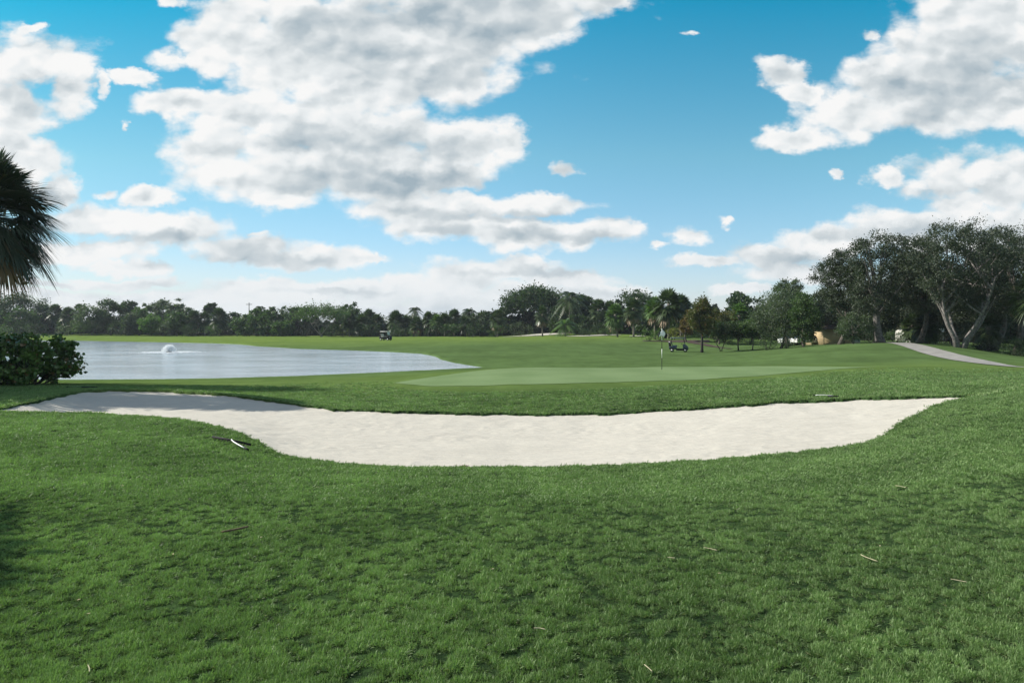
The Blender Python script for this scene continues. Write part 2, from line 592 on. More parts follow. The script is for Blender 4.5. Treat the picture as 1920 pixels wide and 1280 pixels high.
def sand_material(name='sand', c=(0.545, 0.515, 0.445)):
    m, b = mat_new(name)
    tc = b.n('ShaderNodeTexCoord')
    pos = tc.outputs['Object']
    rake = b.noise(b.v('MULTIPLY', pos, (0.9, 4.5, 1.0)), 2.6, 6, 0.62).outputs[0]
    lump = b.noise(pos, 9.0, 5, 0.65).outputs[0]
    pit = b.noise(pos, 1.1, 3, 0.5).outputs[0]
    f = b.m('ADD', b.m('MULTIPLY', rake, 0.5), b.m('ADD', b.m('MULTIPLY', lump, 0.25), b.m('MULTIPLY', pit, 0.25)))
    p = b.n('ShaderNodeBsdfPrincipled')
    b.put(p.inputs['Base Color'], b.mix(b.ss(f, 0.36, 0.6), tuple(x * 0.87 for x in c) + (1,), c + (1,)))
    p.inputs['Roughness'].default_value = 0.95
    p.inputs['Specular IOR Level'].default_value = 0.1
    bp = b.n('ShaderNodeBump')
    bp.inputs['Strength'].default_value = 0.6
    bp.inputs['Distance'].default_value = 0.05
    b.put(bp.inputs['Height'], b.m('ADD', b.m('MULTIPLY', rake, 0.8), b.m('MULTIPLY', lump, 0.4)))
    b.t.links.new(bp.outputs[0], p.inputs['Normal'])
    mat_out(b, p.outputs[0])
    return m


def water_material():
    m, b = mat_new('pond_water')
    tc = b.n('ShaderNodeTexCoord')
    pos = tc.outputs['Object']
    n1 = b.noise(b.v('MULTIPLY', pos, (0.7, 1.0, 1.0)), 2.6, 4, 0.6).outputs[0]
    n2 = b.noise(b.v('MULTIPLY', pos, (0.25, 0.5, 1.0)), 0.5, 3, 0.55).outputs[0]
    p = b.n('ShaderNodeBsdfPrincipled')
    b.put(p.inputs['Base Color'], (0.31, 0.355, 0.39, 1))
    b.put(p.inputs['Roughness'], b.ss(n2, 0.35, 0.65, 0.10, 0.18))
    p.inputs['IOR'].default_value = 1.33
    p.inputs['Specular IOR Level'].default_value = 0.5
    bp = b.n('ShaderNodeBump')
    bp.inputs['Strength'].default_value = 1.0
    bp.inputs['Distance'].default_value = 0.045
    b.put(bp.inputs['Height'], b.m('ADD', n1, b.m('MULTIPLY', n2, 0.6)))
    b.t.links.new(bp.outputs[0], p.inputs['Normal'])
    mat_out(b, p.outputs[0])
    return m


M['green'] = green_material()
M['sand'] = sand_material()
M['water'] = water_material()
M['path'] = simple('path', (0.30, 0.285, 0.26), 0.9, var=0.12, scale=1.5, bump=0.1)
M['mulch'] = simple('mulch', (0.060, 0.034, 0.024), 0.95, var=0.4, scale=5, bump=0.6)
M['black'] = simple('black_plastic', (0.012, 0.012, 0.014), 0.7, spec=0.2)
M['white'] = simple('white_paint', (0.84, 0.84, 0.82), 0.4, var=0.03)
M['navy'] = simple('navy_paint', (0.020, 0.032, 0.060), 0.25, coat=0.5, var=0.05)
M['slate'] = simple('slate_plastic', (0.10, 0.115, 0.15), 0.35)
M['cream'] = simple('cream_vinyl', (0.55, 0.52, 0.46), 0.5)
M['tyre'] = simple('tyre_rubber', (0.02, 0.02, 0.02), 0.85)
M['steel'] = simple('steel', (0.45, 0.46, 0.47), 0.35, metal=0.9)
M['flag_black'] = simple('flag_black', (0.02, 0.02, 0.025), 0.8)
M['glass'] = simple('clear_windshield', (0.75, 0.8, 0.82), 0.25, trans=0.25, var=0.02)
M['spray'] = spray_mat()
M['roof_grey'] = simple('roof_grey', (0.38, 0.38, 0.39), 0.85, var=0.15, scale=2)
M['roof_brown'] = simple('roof_brown', (0.075, 0.06, 0.05), 0.85, var=0.15, scale=2)
M['stucco_tan'] = simple('stucco_tan', (0.50, 0.38, 0.22), 0.9, var=0.08, scale=1)
M['stucco_white'] = simple('stucco_white', (0.62, 0.60, 0.56), 0.9, var=0.08, scale=1)
M['stucco_pink'] = simple('stucco_pink', (0.50, 0.32, 0.27), 0.9, var=0.08, scale=1)
M['window'] = simple('window_glass', (0.03, 0.04, 0.05), 0.1)
M['pole_wood'] = simple('pole_wood', (0.10, 0.085, 0.07), 0.9, var=0.2, scale=3)
M['dry'] = simple('dry_stem', (0.42, 0.38, 0.24), 0.8, var=0.15, scale=30)
M['dry_brown'] = simple('dry_brown', (0.16, 0.11, 0.06), 0.85, var=0.2, scale=30)
M['dry_leaf'] = simple('dry_leaf', (0.50, 0.42, 0.26), 0.8, var=0.2, scale=30)

# ------------------------------------------------------------------ terrain
WATER = -3.2
WN = [(-900, 726), (-300, 722), (0, 720), (130, 718), (200, 716.5), (300, 713), (440, 708.5), (560, 705), (700, 699), (800, 695.5), (870, 691.5), (906, 689.2)]
WF = [(-900, 637), (-300, 636.5), (0, 637), (155, 638.8), (300, 641.5), (400, 643.5), (450, 645.5), (480, 649), (560, 654), (650, 656.5), (740, 660), (790, 663),
      (815, 668), (826, 674), (850, 680), (880, 685), (906, 689)]
BF = [(-60, 773, 14), (0, 772.5, 14), (80, 774, 14), (170, 775, 14), (250, 778, 13.6), (330, 785, 12.8), (400, 797, 12), (450, 812, 11.4), (490, 830, 10.9),
      (520, 848, 10.5), (560, 859, 10.2), (640, 868, 9.9), (740, 874, 9.6), (850, 876, 9.5), (960, 876, 9.5), (1080, 875, 9.5), (1200, 870, 9.6),
      (1330, 862, 9.9), (1450, 852, 10.3), (1540, 843, 10.7), (1600, 835, 11.1), (1640, 825, 11.5), (1662, 812, 12), (1680, 797, 12.6), (1710, 780, 13.3),
      (1750, 763, 14.0), (1800, 750, 14.7), (1858, 739.5, 15.8)]
BB = [(-60, 772, 14.6), (0, 769, 16), (60, 758, 18), (110, 745, 21), (160, 736, 24), (210, 734, 25), (300, 735, 25), (400, 741, 24), (470, 748, 23),
      (560, 762, 21.2), (640, 771, 20.3), (740, 774, 20), (850, 777, 19.7), (960, 779, 19.5), (1100, 779, 19.2), (1200, 774, 19), (1300, 768, 18.8),
      (1400, 761, 18.7), (1500, 755, 18.6), (1600, 751, 18.4), (1700, 748, 17.6), (1780, 745.5, 17.0), (1820, 743, 16.9), (1858, 739.3, 16.0)]


def U(px):
    return (px - HX) / F


def drop(py, d):
    return -(py - HY) / F * d


bf_u = np.array([U(p[0]) for p in BF]); bf_y = np.array([p[2] for p in BF], float); bf_z = np.array([drop(p[1], p[2]) for p in BF])
bb_u = np.array([U(p[0]) for p in BB]); bb_y = np.array([p[2] for p in BB], float); bb_z = np.array([drop(p[1], p[2]) for p in BB])
wn_u = np.array([U(p[0]) for p in WN]); wn_y = np.array([WATER / drop(p[1], 1) for p in WN])
wf_u = np.array([U(p[0]) for p in WF]); wf_y = np.array([WATER / drop(p[1], 1) for p in WF])


def soft_interp(u, xs, ys, wd=0.006):
    return (np.interp(u - wd, xs, ys) + 2 * np.interp(u, xs, ys) + np.interp(u + wd, xs, ys)) / 4


def wob(u, a, s):
    return a * (np.sin(u * 61 + s) + 0.7 * np.sin(u * 143 + 2 * s) + 0.5 * np.sin(u * 337 + 3 * s) + 0.4 * np.sin(u * 811 + s))


def vnoise(x, y, sc, seed=0):
    x = x * sc; y = y * sc
    xi = np.floor(x).astype(np.int64); yi = np.floor(y).astype(np.int64)
    fx = x - xi; fy = y - yi
    fx = fx * fx * (3 - 2 * fx); fy = fy * fy * (3 - 2 * fy)

    def h(a, b):
        v = (a * 374761393 + b * 668265263 + seed * 974711) & 0x7fffffff
        v = ((v ^ (v >> 13)) * 1274126177) & 0x7fffffff
        return ((v ^ (v >> 16)) & 0xffff) / 65535.0
    return (h(xi, yi) * (1 - fx) + h(xi + 1, yi) * fx) * (1 - fy) + (h(xi, yi + 1) * (1 - fx) + h(xi + 1, yi + 1) * fx) * fy


def bunker(u):
    yf = soft_interp(u, bf_u, bf_y) + wob(u, 0.012, 1.0)
    yb = soft_interp(u, bb_u, bb_y) + wob(u, 0.075, 2.0) + 0.10 * (vnoise(u * 20, u * 0, 4.0, 5) - 0.5) + 0.08 * (vnoise(u * 20, u * 0, 13.0, 6) - 0.5)
    inside = (u > bf_u[0]) & (u < bf_u[-1])
    return yf, yb, inside


def sand_z(u, Y):
    yf = soft_interp(u, bf_u, bf_y)
    yb = soft_interp(u, bb_u, bb_y)
    zf = soft_interp(u, bf_u, bf_z)
    zb = soft_interp(u, bb_u, bb_z)
    wdt = np.maximum(yb - yf, 0.02)
    t = np.clip((Y - yf) / wdt, 0, 1)
    lipf = np.minimum(0.34, 0.09 * wdt)
    z0 = zf - lipf
    t2 = np.sin(np.clip(t, 0, 1) * np.pi / 2)
    sag = np.minimum(0.10, 0.012 * wdt) * np.sin(np.pi * t)
    return z0 + (zb - z0) * (1 - (1 - t) ** 1.7) - sag


CP = []     # terrain control points (u, Y, z)


def cp(px, d, z=None, py=None):
    CP.append((U(px), d, drop(py, d) if z is None else z))


for d, row in ((0.6, (-1.55,) * 7), (2.0, (-1.56,) * 7), (3.5, (-1.57, -1.57, -1.57, -1.57, -1.56, -1.53, -1.48)),
               (5.0, (-1.60, -1.60, -1.62, -1.62, -1.61, -1.54, -1.44)), (7.0, (-1.62, -1.63, -1.72, -1.73, -1.70, -1.56, -1.36)),
               (9.0, (-1.64, -1.65, -1.86, -1.89, -1.86, -1.58, -1.26))):
    for px, z in zip((-300, 150, 600, 960, 1300, 1700, 2150), row):
        cp(px, d, z)
for px, d, py in ((1920, 10.5, 768), (1920, 12.5, 741), (1930, 14, 727), (2300, 14, 690), (1800, 12.3, 765), (2300, 22, 690), (-400, 13, 770), (-400, 16, 755), (-400, 20, 750)):
    cp(px, d, py=py)
for i, p in enumerate(BF):
    CP.append((U(p[0]), p[2], drop(p[1], p[2])))
for i, p in enumerate(BB):
    wd_ = p[2] - np.interp(U(p[0]), bf_u, bf_y)
    CP.append((U(p[0]), p[2] + 0.05, drop(p[1], p[2]) + min(0.07, 0.02 * wd_)))
for px, py, d in ((0, 722, 32), (0, 741, 24), (200, 725.5, 29), (480, 731, 28), (640, 748, 24), (640, 722, 30), (640, 707, 42), (800, 716, 31), (800, 745, 23.5),
                  (960, 752, 21.5), (960, 722, 26), (960, 706, 31), (960, 690, 39), (960, 686.5, 57), (1241, 745, 20.5), (1241, 720, 25), (1241, 693, 36), (1241, 688, 40),
                  (1270, 682, 58), (1270, 661, 88), (1270, 645, 105), (1500, 732, 20.5), (1500, 708, 27), (1500, 690, 35), (1500, 685, 41), (1500, 672, 53), (1500, 653, 66),
                  (1500, 651, 80), (1400, 688, 38), (1400, 678, 55), (1400, 657, 86), (1380, 645, 104), (1650, 688, 34), (1650, 686, 40), (1650, 668, 50), (1660, 645, 60),
                  (1700, 732, 19.5), (1700, 705, 26), (1760, 663, 50), (1830, 679, 42), (1890, 688, 36), (1920, 672, 50), (1850, 660, 57), (1810, 653, 60), (1920, 668, 62),
                  (1920, 708, 24), (1920, 697, 30), (1930, 688, 34.5), (2100, 690, 30), (2100, 680, 50), (2100, 660, 70), (1930, 655, 80), (1700, 643, 75), (1600, 647, 62), (1560, 646, 80),
                  (960, 655, 85), (960, 640, 120), (960, 633, 150), (960, 630.5, 180), (900, 660, 80), (900, 634, 150), (860, 672, 72), (1010, 631, 165), (1010, 625.5, 180),
                  (1010, 626.5, 200), (1100, 631, 150), (1100, 626.5, 165), (1180, 629, 150), (1100, 655, 88), (1100, 686, 58), (1240, 635, 118), (1320, 628, 118),
                  (1190, 638, 115), (0, 631, 205), (0, 625, 222), (150, 627, 215), (300, 630, 205), (400, 630.5, 200), (550, 632, 180), (550, 645, 128), (720, 637, 144),
                  (720, 632, 175), (720, 648, 112), (400, 637, 160), (850, 631.5, 170), (300, 636, 175), (1400, 640, 140), (1700, 635, 120), (1950, 640, 110),
                  (-400, 720, 32), (-400, 625, 220)):
    cp(px, d, py=py)
cp(1940, 39.5, -2.32); cp(2080, 38, -2.3); cp(960, 47, -2.78); cp(1241, 48, -2.86); cp(1400, 46, -2.5); cp(1920, 18, -1.66); cp(1800, 18, -1.84); cp(1930, 15.5, -1.32)
for px in (-800, -200, 400, 1000, 1500, 2000, 2700):
    cp(px, 300, -2.2); cp(px, 800, -2.2); cp(px, 3000, -2.2)
for d in (0.6, 3, 8, 20, 50, 120):
    CP.append((-1.5, d, -1.7)); CP.append((1.5, d, -1.4))
CPA = np.array(CP)
KX, KY = 1.0, 0.62


def feat(u, Y):
    return np.stack([np.clip(u, -1.5, 1.5) * KX, np.log(np.maximum(Y, 0.5)) * KY], -1)


def tps_k(r2):
    return 0.5 * r2 * np.log(r2 + 1e-12)


_f = feat(CPA[:, 0], CPA[:, 1])
_n = len(_f)
_K = tps_k(((_f[:, None] - _f[None]) ** 2).sum(-1)) + np.eye(_n) * 2e-5
_P = np.hstack([np.ones((_n, 1)), _f])
_A = np.block([[_K, _P], [_P.T, np.zeros((3, 3))]])
_wt = np.linalg.solve(_A, np.concatenate([CPA[:, 2], np.zeros(3)]))


def tps(u, Y):
    sh = np.shape(u)
    f = feat(np.ravel(u), np.ravel(Y))
    out = np.empty(len(f))
    for i in range(0, len(f), 20000):
        g = f[i:i + 20000]
        out[i:i + 20000] = tps_k(((g[:, None] - _f[None]) ** 2).sum(-1)) @ _wt[:_n] + _wt[_n] + g @ _wt[_n + 1:]
    return out.reshape(sh)


def undul(X, Y):
    a = 0.5 * (np.sin(X * 1.1 + 0.6 * np.sin(Y * 0.9)) * np.cos(Y * 1.3 + 0.5 * np.sin(X * 0.7)))
    b = 0.35 * np.sin(X * 3.1 + 1.7 * np.sin(Y * 2.3)) * np.cos(Y * 3.7 + X)
    return 0.012 * a + 0.008 * b


def terrain(u, Y):
    u = np.asarray(u, float); Y = np.asarray(Y, float)
    z = tps(u, Y) + undul(u * Y, Y)
    yf, yb, ins = bunker(u)
    t = np.minimum(Y - yf, yb - Y)
    k = np.clip(t / 0.045, 0, 1) * ins
    k = np.where(t > 0, k, 0)
    z = np.where(k > 0, z * (1 - k) + (sand_z(u, Y) - 0.12) * k, z)
    yn = np.interp(u, wn_u, wn_y); yw = np.interp(u, wf_u, wf_y)
    tw = np.minimum(Y - yn, yw - Y)
    inp = (tw > 0) & (u < wn_u[-1])
    far = np.clip(-tw, 0, 3) / 3
    z = np.where(inp, WATER - 0.05 - np.clip(tw, 0, 3) * 0.15, np.maximum(z, WATER + 0.03 + 0.10 * np.minimum(far, 1)))
    return z


def gz(x, y):
    return float(terrain(np.array([x / max(y, 0.5)]), np.array([float(y)]))[0])


def ground_at(px, d):
    x = U(px) * d
    return Vector((x, d, gz(x, d)))


# (u, Y) grid: fine inside the view, coarse outside
us = np.concatenate([-np.geomspace(40, 0.86, 26), np.linspace(-0.82, 0.82, 860), np.geomspace(0.86, 40, 26)])
Ys = np.concatenate([np.geomspace(0.5, 8.5, 170), np.geomspace(8.5, 27, 330)[1:], np.geomspace(27, 260, 330)[1:], np.geomspace(260, 700, 20)[1:]])
UU, YY = np.meshgrid(us, Ys)
# between 8.5 m and 27 m the rows follow both lips of the bunker
_yf, _yb, _ = bunker(us)
_w = np.maximum(_yb - _yf, 0.02)
rows = [8.5 + (_yf - 8.5) * q for q in 1 - (1 - np.linspace(0, 1, 130)[1:]) ** 1.15]
e1 = np.minimum(0.05, 0.2 * _w)
rows += [_yf + e1] + [_yf + e1 + (_w - 2 * e1) * q for q in np.linspace(0, 1, 22)[1:]] + [_yb]
rows += [_yb + (27 - _yb) * q for q in np.linspace(0, 1, 170)[1:-1] ** 1.15]
i0 = int(np.searchsorted(Ys, 8.5 + 1e-6)); i1 = int(np.searchsorted(Ys, 27 - 1e-6))
YY = np.vstack([YY[:i0], np.array(rows), YY[i1:]])
UU = np.broadcast_to(us[None], YY.shape)
ZZ = terrain(UU, YY)
G = np.stack([UU * YY, YY, ZZ], -1)
mown = np.clip((YY - 20.5) / 6, 0, 1)
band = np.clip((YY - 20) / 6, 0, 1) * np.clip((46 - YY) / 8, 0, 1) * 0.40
ground = grid_mesh('ground', G, M['turf'], {'mown': mown, 'sunny_turf': np.maximum(band, np.clip((YY - 100) / 45, 0, 1))})  # middle fairway stays duller: soft cloud shade put into the turf colour
tag(ground, 'mown green turf of the golf course rolling away to the tree line', 'ground', kind='structure')
# lawn behind the photographer
bx = np.linspace(-400, 400, 81); by = np.linspace(-300, 0.5, 40)
BX, BY = np.meshgrid(bx, by)
BZ = np.full(BX.shape, -1.55)
BZ[-1, :] = terrain(bx / 0.5, np.full_like(bx, 0.5))
gb = grid_mesh('lawn', np.stack([BX, BY, BZ - 0.004], -1), M['turf'], {'mown': np.zeros(BX.shape)})
tag(gb, 'mown lawn behind the viewpoint', 'lawn', kind='structure')


def loft(name, mat, front, back, zfun, nu, nt, lift=0.0, wf=0.0, attrs=None, pw=1.0):
    """front/back: lists of (px, Y); a sheet between the two lines"""
    fu = np.array([U(p[0]) for p in front]); fy = np.array([p[1] for p in front], float)
    bu = np.array([U(p[0]) for p in back]); by_ = np.array([p[1] for p in back], float)
    u = np.linspace(max(fu[0], bu[0]), min(fu[-1], bu[-1]), nu)
    a = soft_interp(u, fu, fy) + wob(u, wf, 1.0)
    b_ = soft_interp(u, bu, by_) + wob(u, wf, 2.0)
    t = np.linspace(0, 1, nt)[:, None] ** pw
    Yv = a[None] * (1 - t) + b_[None] * t
    Uv = np.broadcast_to(u[None], Yv.shape)
    Zv = zfun(Uv, Yv) + lift
    return grid_mesh(name, np.stack([Uv * Yv, Yv, Zv], -1), mat, attrs)


# bunker sand (own surface, a hand below the turf lip)
nu, nt = 900, 160
u = np.linspace(bf_u[0] + 1e-4, bf_u[-1] - 1e-4, nu)
yf, yb, _ = bunker(u)
t = np.linspace(-0.012, 1.012, nt)[:, None]
Yv = yf[None] * (1 - t) + np.maximum(yb, yf + 0.02)[None] * t
Uv = np.broadcast_to(u[None], Yv.shape)
X_ = Uv * Yv
sz = sand_z(Uv, Yv) + 0.004 * np.sin(Yv * 17 + 2.5 * np.sin(X_ * 0.6)) + 0.014 * (vnoise(X_, Yv, 2.2, 7) - 0.5) * vnoise(X_, Yv, 0.5, 8) * 2 + 0.012 * (vnoise(X_, Yv, 5.5, 9) - 0.5) * vnoise(X_, Yv, 0.7, 10) * 2 + 0.008 * np.sin(X_ * 2.3 + Yv * 1.9) * np.sin(Yv * 3.1)
sand = grid_mesh('bunker_sand', np.stack([X_, Yv, sz], -1), M['sand'])
tag(sand, 'pale raked sand filling the wide bunker in front of the green', 'sand', kind='structure')

# putting green
GF = [(740, 31), (800, 28.2), (900, 26.5), (1000, 26), (1150, 26.2), (1300, 26.8), (1420, 28.6), (1520, 31), (1600, 33.2), (1645, 34.5)]
GBk = [(740, 31.3), (800, 34), (900, 37.8), (1000, 39), (1150, 39.6), (1300, 40), (1420, 39.6), (1520, 38.5), (1600, 36.8), (1645, 34.8)]
gr = loft('putting_green', M['green'], GF, GBk, terrain, 420, 120, lift=0.012, wf=0.03)
tag(gr, 'smooth pale putting green around the flagstick', 'green', kind='structure')

# water sheet
wa = Acc()
uu = np.linspace(U(-900), U(906), 300)
n_ = np.interp(uu, wn_u, wn_y) - 0.5
f_ = np.interp(uu, wf_u, wf_y) + 0.8
tt = np.linspace(0, 1, 24)[:, None]
Yw = n_[None] * (1 - tt) + f_[None] * tt
Uw = np.broadcast_to(uu[None], Yw.shape)
pond = grid_mesh('water', np.stack([Uw * Yw, Yw, np.full(Yw.shape, WATER)], -1), M['water'])
tag(pond, 'rippled pond reflecting the bright sky', 'water', kind='structure')

# cart path over the right-hand mound
cp_pts = [(1655, 74, 1.5), (1672, 68, 1.6), (1690, 62, 1.7), (1730, 55, 1.7), (1775, 48.5, 1.6), (1822, 43.5, 1.5), (1872, 40, 1.4), (1930, 38.8, 1.3), (2080, 38, 1.3)]
pc = np.array([(U(p[0]) * p[1], p[1]) for p in cp_pts])
sI = np.linspace(0, len(pc) - 1, 200)
cx_ = np.interp(sI, np.arange(len(pc)), pc[:, 0]); cy_ = np.interp(sI, np.arange(len(pc)), pc[:, 1])
ker = np.hanning(31); ker /= ker.sum()
cx_ = np.convolve(np.pad(cx_, 15, 'edge'), ker, 'valid'); cy_ = np.convolve(np.pad(cy_, 15, 'edge'), ker, 'valid')
tg = np.stack([np.gradient(cx_), np.gradient(cy_)], -1); tg /= np.linalg.norm(tg, axis=1)[:, None]
nr = np.stack([-tg[:, 1], tg[:, 0]], -1)
wv = np.linspace(-1.1, 1.1, 9)
PX = cx_[:, None] + nr[:, 0:1] * wv[None]; PY = cy_[:, None] + nr[:, 1:2] * wv[None]
PZ = terrain(PX / PY, PY) + 0.035
pth = grid_mesh('cart_path', np.stack([PX, PY, PZ], -1), M['path'])
tag(pth, 'grey concrete cart path curving over the right hand mound', 'path', kind='structure')

# far bunkers
for name, fr, bk in (('sand_patch', [(942, 170), (980, 169), (1030, 168), (1075, 172)], [(942, 171), (980, 176), (1030, 177), (1075, 173)]),
                     ('sand_patch', [(1062, 152), (1100, 150), (1140, 150), (1165, 153)], [(1062, 153), (1100, 157), (1140, 158), (1165, 154)]),
                     ('sand_patch', [(1180, 137), (1195, 136), (1210, 137)], [(1180, 140), (1195, 146), (1210, 143)])):
    o = loft(name, M['sand'], fr, bk, terrain, 40, 8, lift=0.12)
    tag(o, 'small bright sand bunker far down the fairway', 'sand', kind='structure')
# mulch beds
for fr, bk in (([(1205, 112), (1240, 109), (1290, 107), (1330, 106)], [(1205, 113.5), (1240, 111.5), (1290, 110), (1330, 108.5)]),
               ([(1288, 106.5), (1320, 102), (1345, 97), (1372, 93)], [(1288, 108.5), (1320, 104.5), (1345, 99.5), (1372, 94)])):
    o = loft('mulch_bed', M['mulch'], fr, bk, terrain, 40, 8, lift=0.05, wf=0.3)
    tag(o, 'brown mulch bed beneath the shrubs by the cart', 'mulch bed', kind='structure')


# ------------------------------------------------------------------ grass blades (one countless mass)
def grass_material():
    m, b = mat_new('grass_blade')
    oi = b.n('ShaderNodeObjectInfo')
    g = b.n('ShaderNodeNewGeometry')
    big = b.noise(g.outputs['Position'], 0.8, 4, 0.6).outputs[0]
    med = b.noise(g.outputs['Position'], 6.0, 3, 0.6).outputs[0]
    f = b.m('ADD', b.m('MULTIPLY', b.ss(big, 0.3, 0.7), 0.45), b.m('MULTIPLY', oi.outputs['Random'], 0.35))
    f = b.m('ADD', b.m('MULTIPLY', f, 0.62), b.m('MULTIPLY', b.ss(med, 0.35, 0.65), 0.20))
    f = b.m('ADD', f, b.m('MULTIPLY', b.m('POWER', g.outputs['Random Per Island'], 1.6), 0.42), clamp=True)
    col = b.mix(f, (0.040, 0.082, 0.024, 1), (0.280, 0.412, 0.155, 1))
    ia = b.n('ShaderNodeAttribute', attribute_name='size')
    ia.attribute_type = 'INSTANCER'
    col = b.mix(b.ss(ia.outputs['Fac'], 0.38, 0.90), (0.011, 0.024, 0.012, 1), col)  # low tufts go near-black: shade of the gaps painted into the blades
    dry = b.m('MULTIPLY', b.m('GREATER_THAN', g.outputs['Random Per Island'], 0.965), 0.8)
    col = b.mix(dry, col, (0.36, 0.36, 0.20, 1))
    p = b.n('ShaderNodeBsdfPrincipled')
    b.put(p.inputs['Base Color'], col)
    p.inputs['Roughness'].default_value = 0.5
    p.inputs['Specular IOR Level'].default_value = 0.3
    t = b.n('ShaderNodeBsdfTranslucent')
    b.put(t.inputs[0], b.v('MULTIPLY', col, (1.2, 1.5, 0.7)))
    mx = b.n('ShaderNodeMixShader')
    mx.inputs[0].default_value = 0.3
    b.t.links.new(p.outputs[0], mx.inputs[1])
    b.t.links.new(t.outputs[0], mx.inputs[2])
    mat_out(b, mx.outputs[0])
    return m


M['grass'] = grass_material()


def grass_points(N, r0, r1, seed, lod, size):
    r = np.random.default_rng(seed)
    u_ = r.uniform(-0.86, 0.86, N)
    Y_ = np.exp(r.uniform(math.log(r0), math.log(r1), N))
    yf, yb, ins = bunker(u_)
    keep = ~(ins & (Y_ > yf - 0.015) & (Y_ < yb + 0.02))
    gf = np.interp(u_, [U(p[0]) for p in GF], [p[1] for p in GF]); gbk = np.interp(u_, [U(p[0]) for p in GBk], [p[1] for p in GBk])
    keep &= ~((u_ > U(740)) & (u_ < U(1645)) & (Y_ > gf - 2.5) & (Y_ < gbk + 2))
    yn = np.interp(u_, wn_u, wn_y)
    keep &= ~((u_ < U(906)) & (Y_ > yn - 0.2))
    u_, Y_ = u_[keep], Y_[keep]
    z_ = terrain(u_, Y_)
    n2 = len(u_)
    X2 = u_ * Y_
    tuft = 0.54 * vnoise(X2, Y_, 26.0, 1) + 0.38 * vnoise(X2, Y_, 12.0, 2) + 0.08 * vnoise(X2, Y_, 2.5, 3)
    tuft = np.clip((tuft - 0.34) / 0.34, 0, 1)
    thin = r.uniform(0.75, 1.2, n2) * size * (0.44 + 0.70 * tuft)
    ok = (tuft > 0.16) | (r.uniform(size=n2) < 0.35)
    ok &= r.uniform(size=n2) > np.clip((Y_ - 21) / 12, 0, 1)
    z_ = z_ + 0.010 * tuft
    u_, Y_, z_, thin = u_[ok], Y_[ok], z_[ok], thin[ok]
    n2 = len(u_)
    return np.stack([u_ * Y_, Y_, z_ - 0.003], -1), np.full(n2, lod), thin


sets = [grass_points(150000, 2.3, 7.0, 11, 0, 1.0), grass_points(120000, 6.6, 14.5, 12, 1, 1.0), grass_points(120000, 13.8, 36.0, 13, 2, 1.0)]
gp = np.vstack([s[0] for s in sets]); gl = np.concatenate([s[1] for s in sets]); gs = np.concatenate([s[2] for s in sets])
me = bpy.data.meshes.new('grass')
me.vertices.add(len(gp)); me.vertices.foreach_set('co', gp.astype(np.float32).ravel())
a = me.attributes.new('lod', 'INT', 'POINT'); a.data.foreach_set('value', gl.astype(np.int32))
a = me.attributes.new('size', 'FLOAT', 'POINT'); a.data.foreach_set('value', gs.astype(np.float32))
me.materials.append(M['grass'])
grass = link(bpy.data.objects.new('grass', me))
tag(grass, 'dense short green grass covering the lawn round the bunker', 'grass', kind='stuff')
ng = bpy.data.node_groups.new('grass_tufts', 'GeometryNodeTree')
ng.interface.new_socket('Geometry', in_out='INPUT', socket_type='NodeSocketGeometry')
ng.interface.new_socket('Geometry', in_out='OUTPUT', socket_type='NodeSocketGeometry')
L = ng.links.new
gi = ng.nodes.new('NodeGroupInput'); go = ng.nodes.new('NodeGroupOutput')
join = ng.nodes.new('GeometryNodeJoinGeometry')
la = ng.nodes.new('GeometryNodeInputNamedAttribute'); la.data_type = 'INT'; la.inputs['Name'].default_value = 'lod'
sa = ng.nodes.new('GeometryNodeInputNamedAttribute'); sa.data_type = 'FLOAT'; sa.inputs['Name'].default_value = 'size'


def randv(lo, hi, seed, typ='FLOAT_VECTOR'):
    n = ng.nodes.new('FunctionNodeRandomValue'); n.data_type = typ
    if typ == 'FLOAT_VECTOR':
        n.inputs[0].default_value = lo; n.inputs[1].default_value = hi
        n.inputs['Seed'].default_value = seed
        return n.outputs[0]
    n.inputs[2].default_value = lo; n.inputs[3].default_value = hi
    n.inputs['Seed'].default_value = seed
    return n.outputs[1]


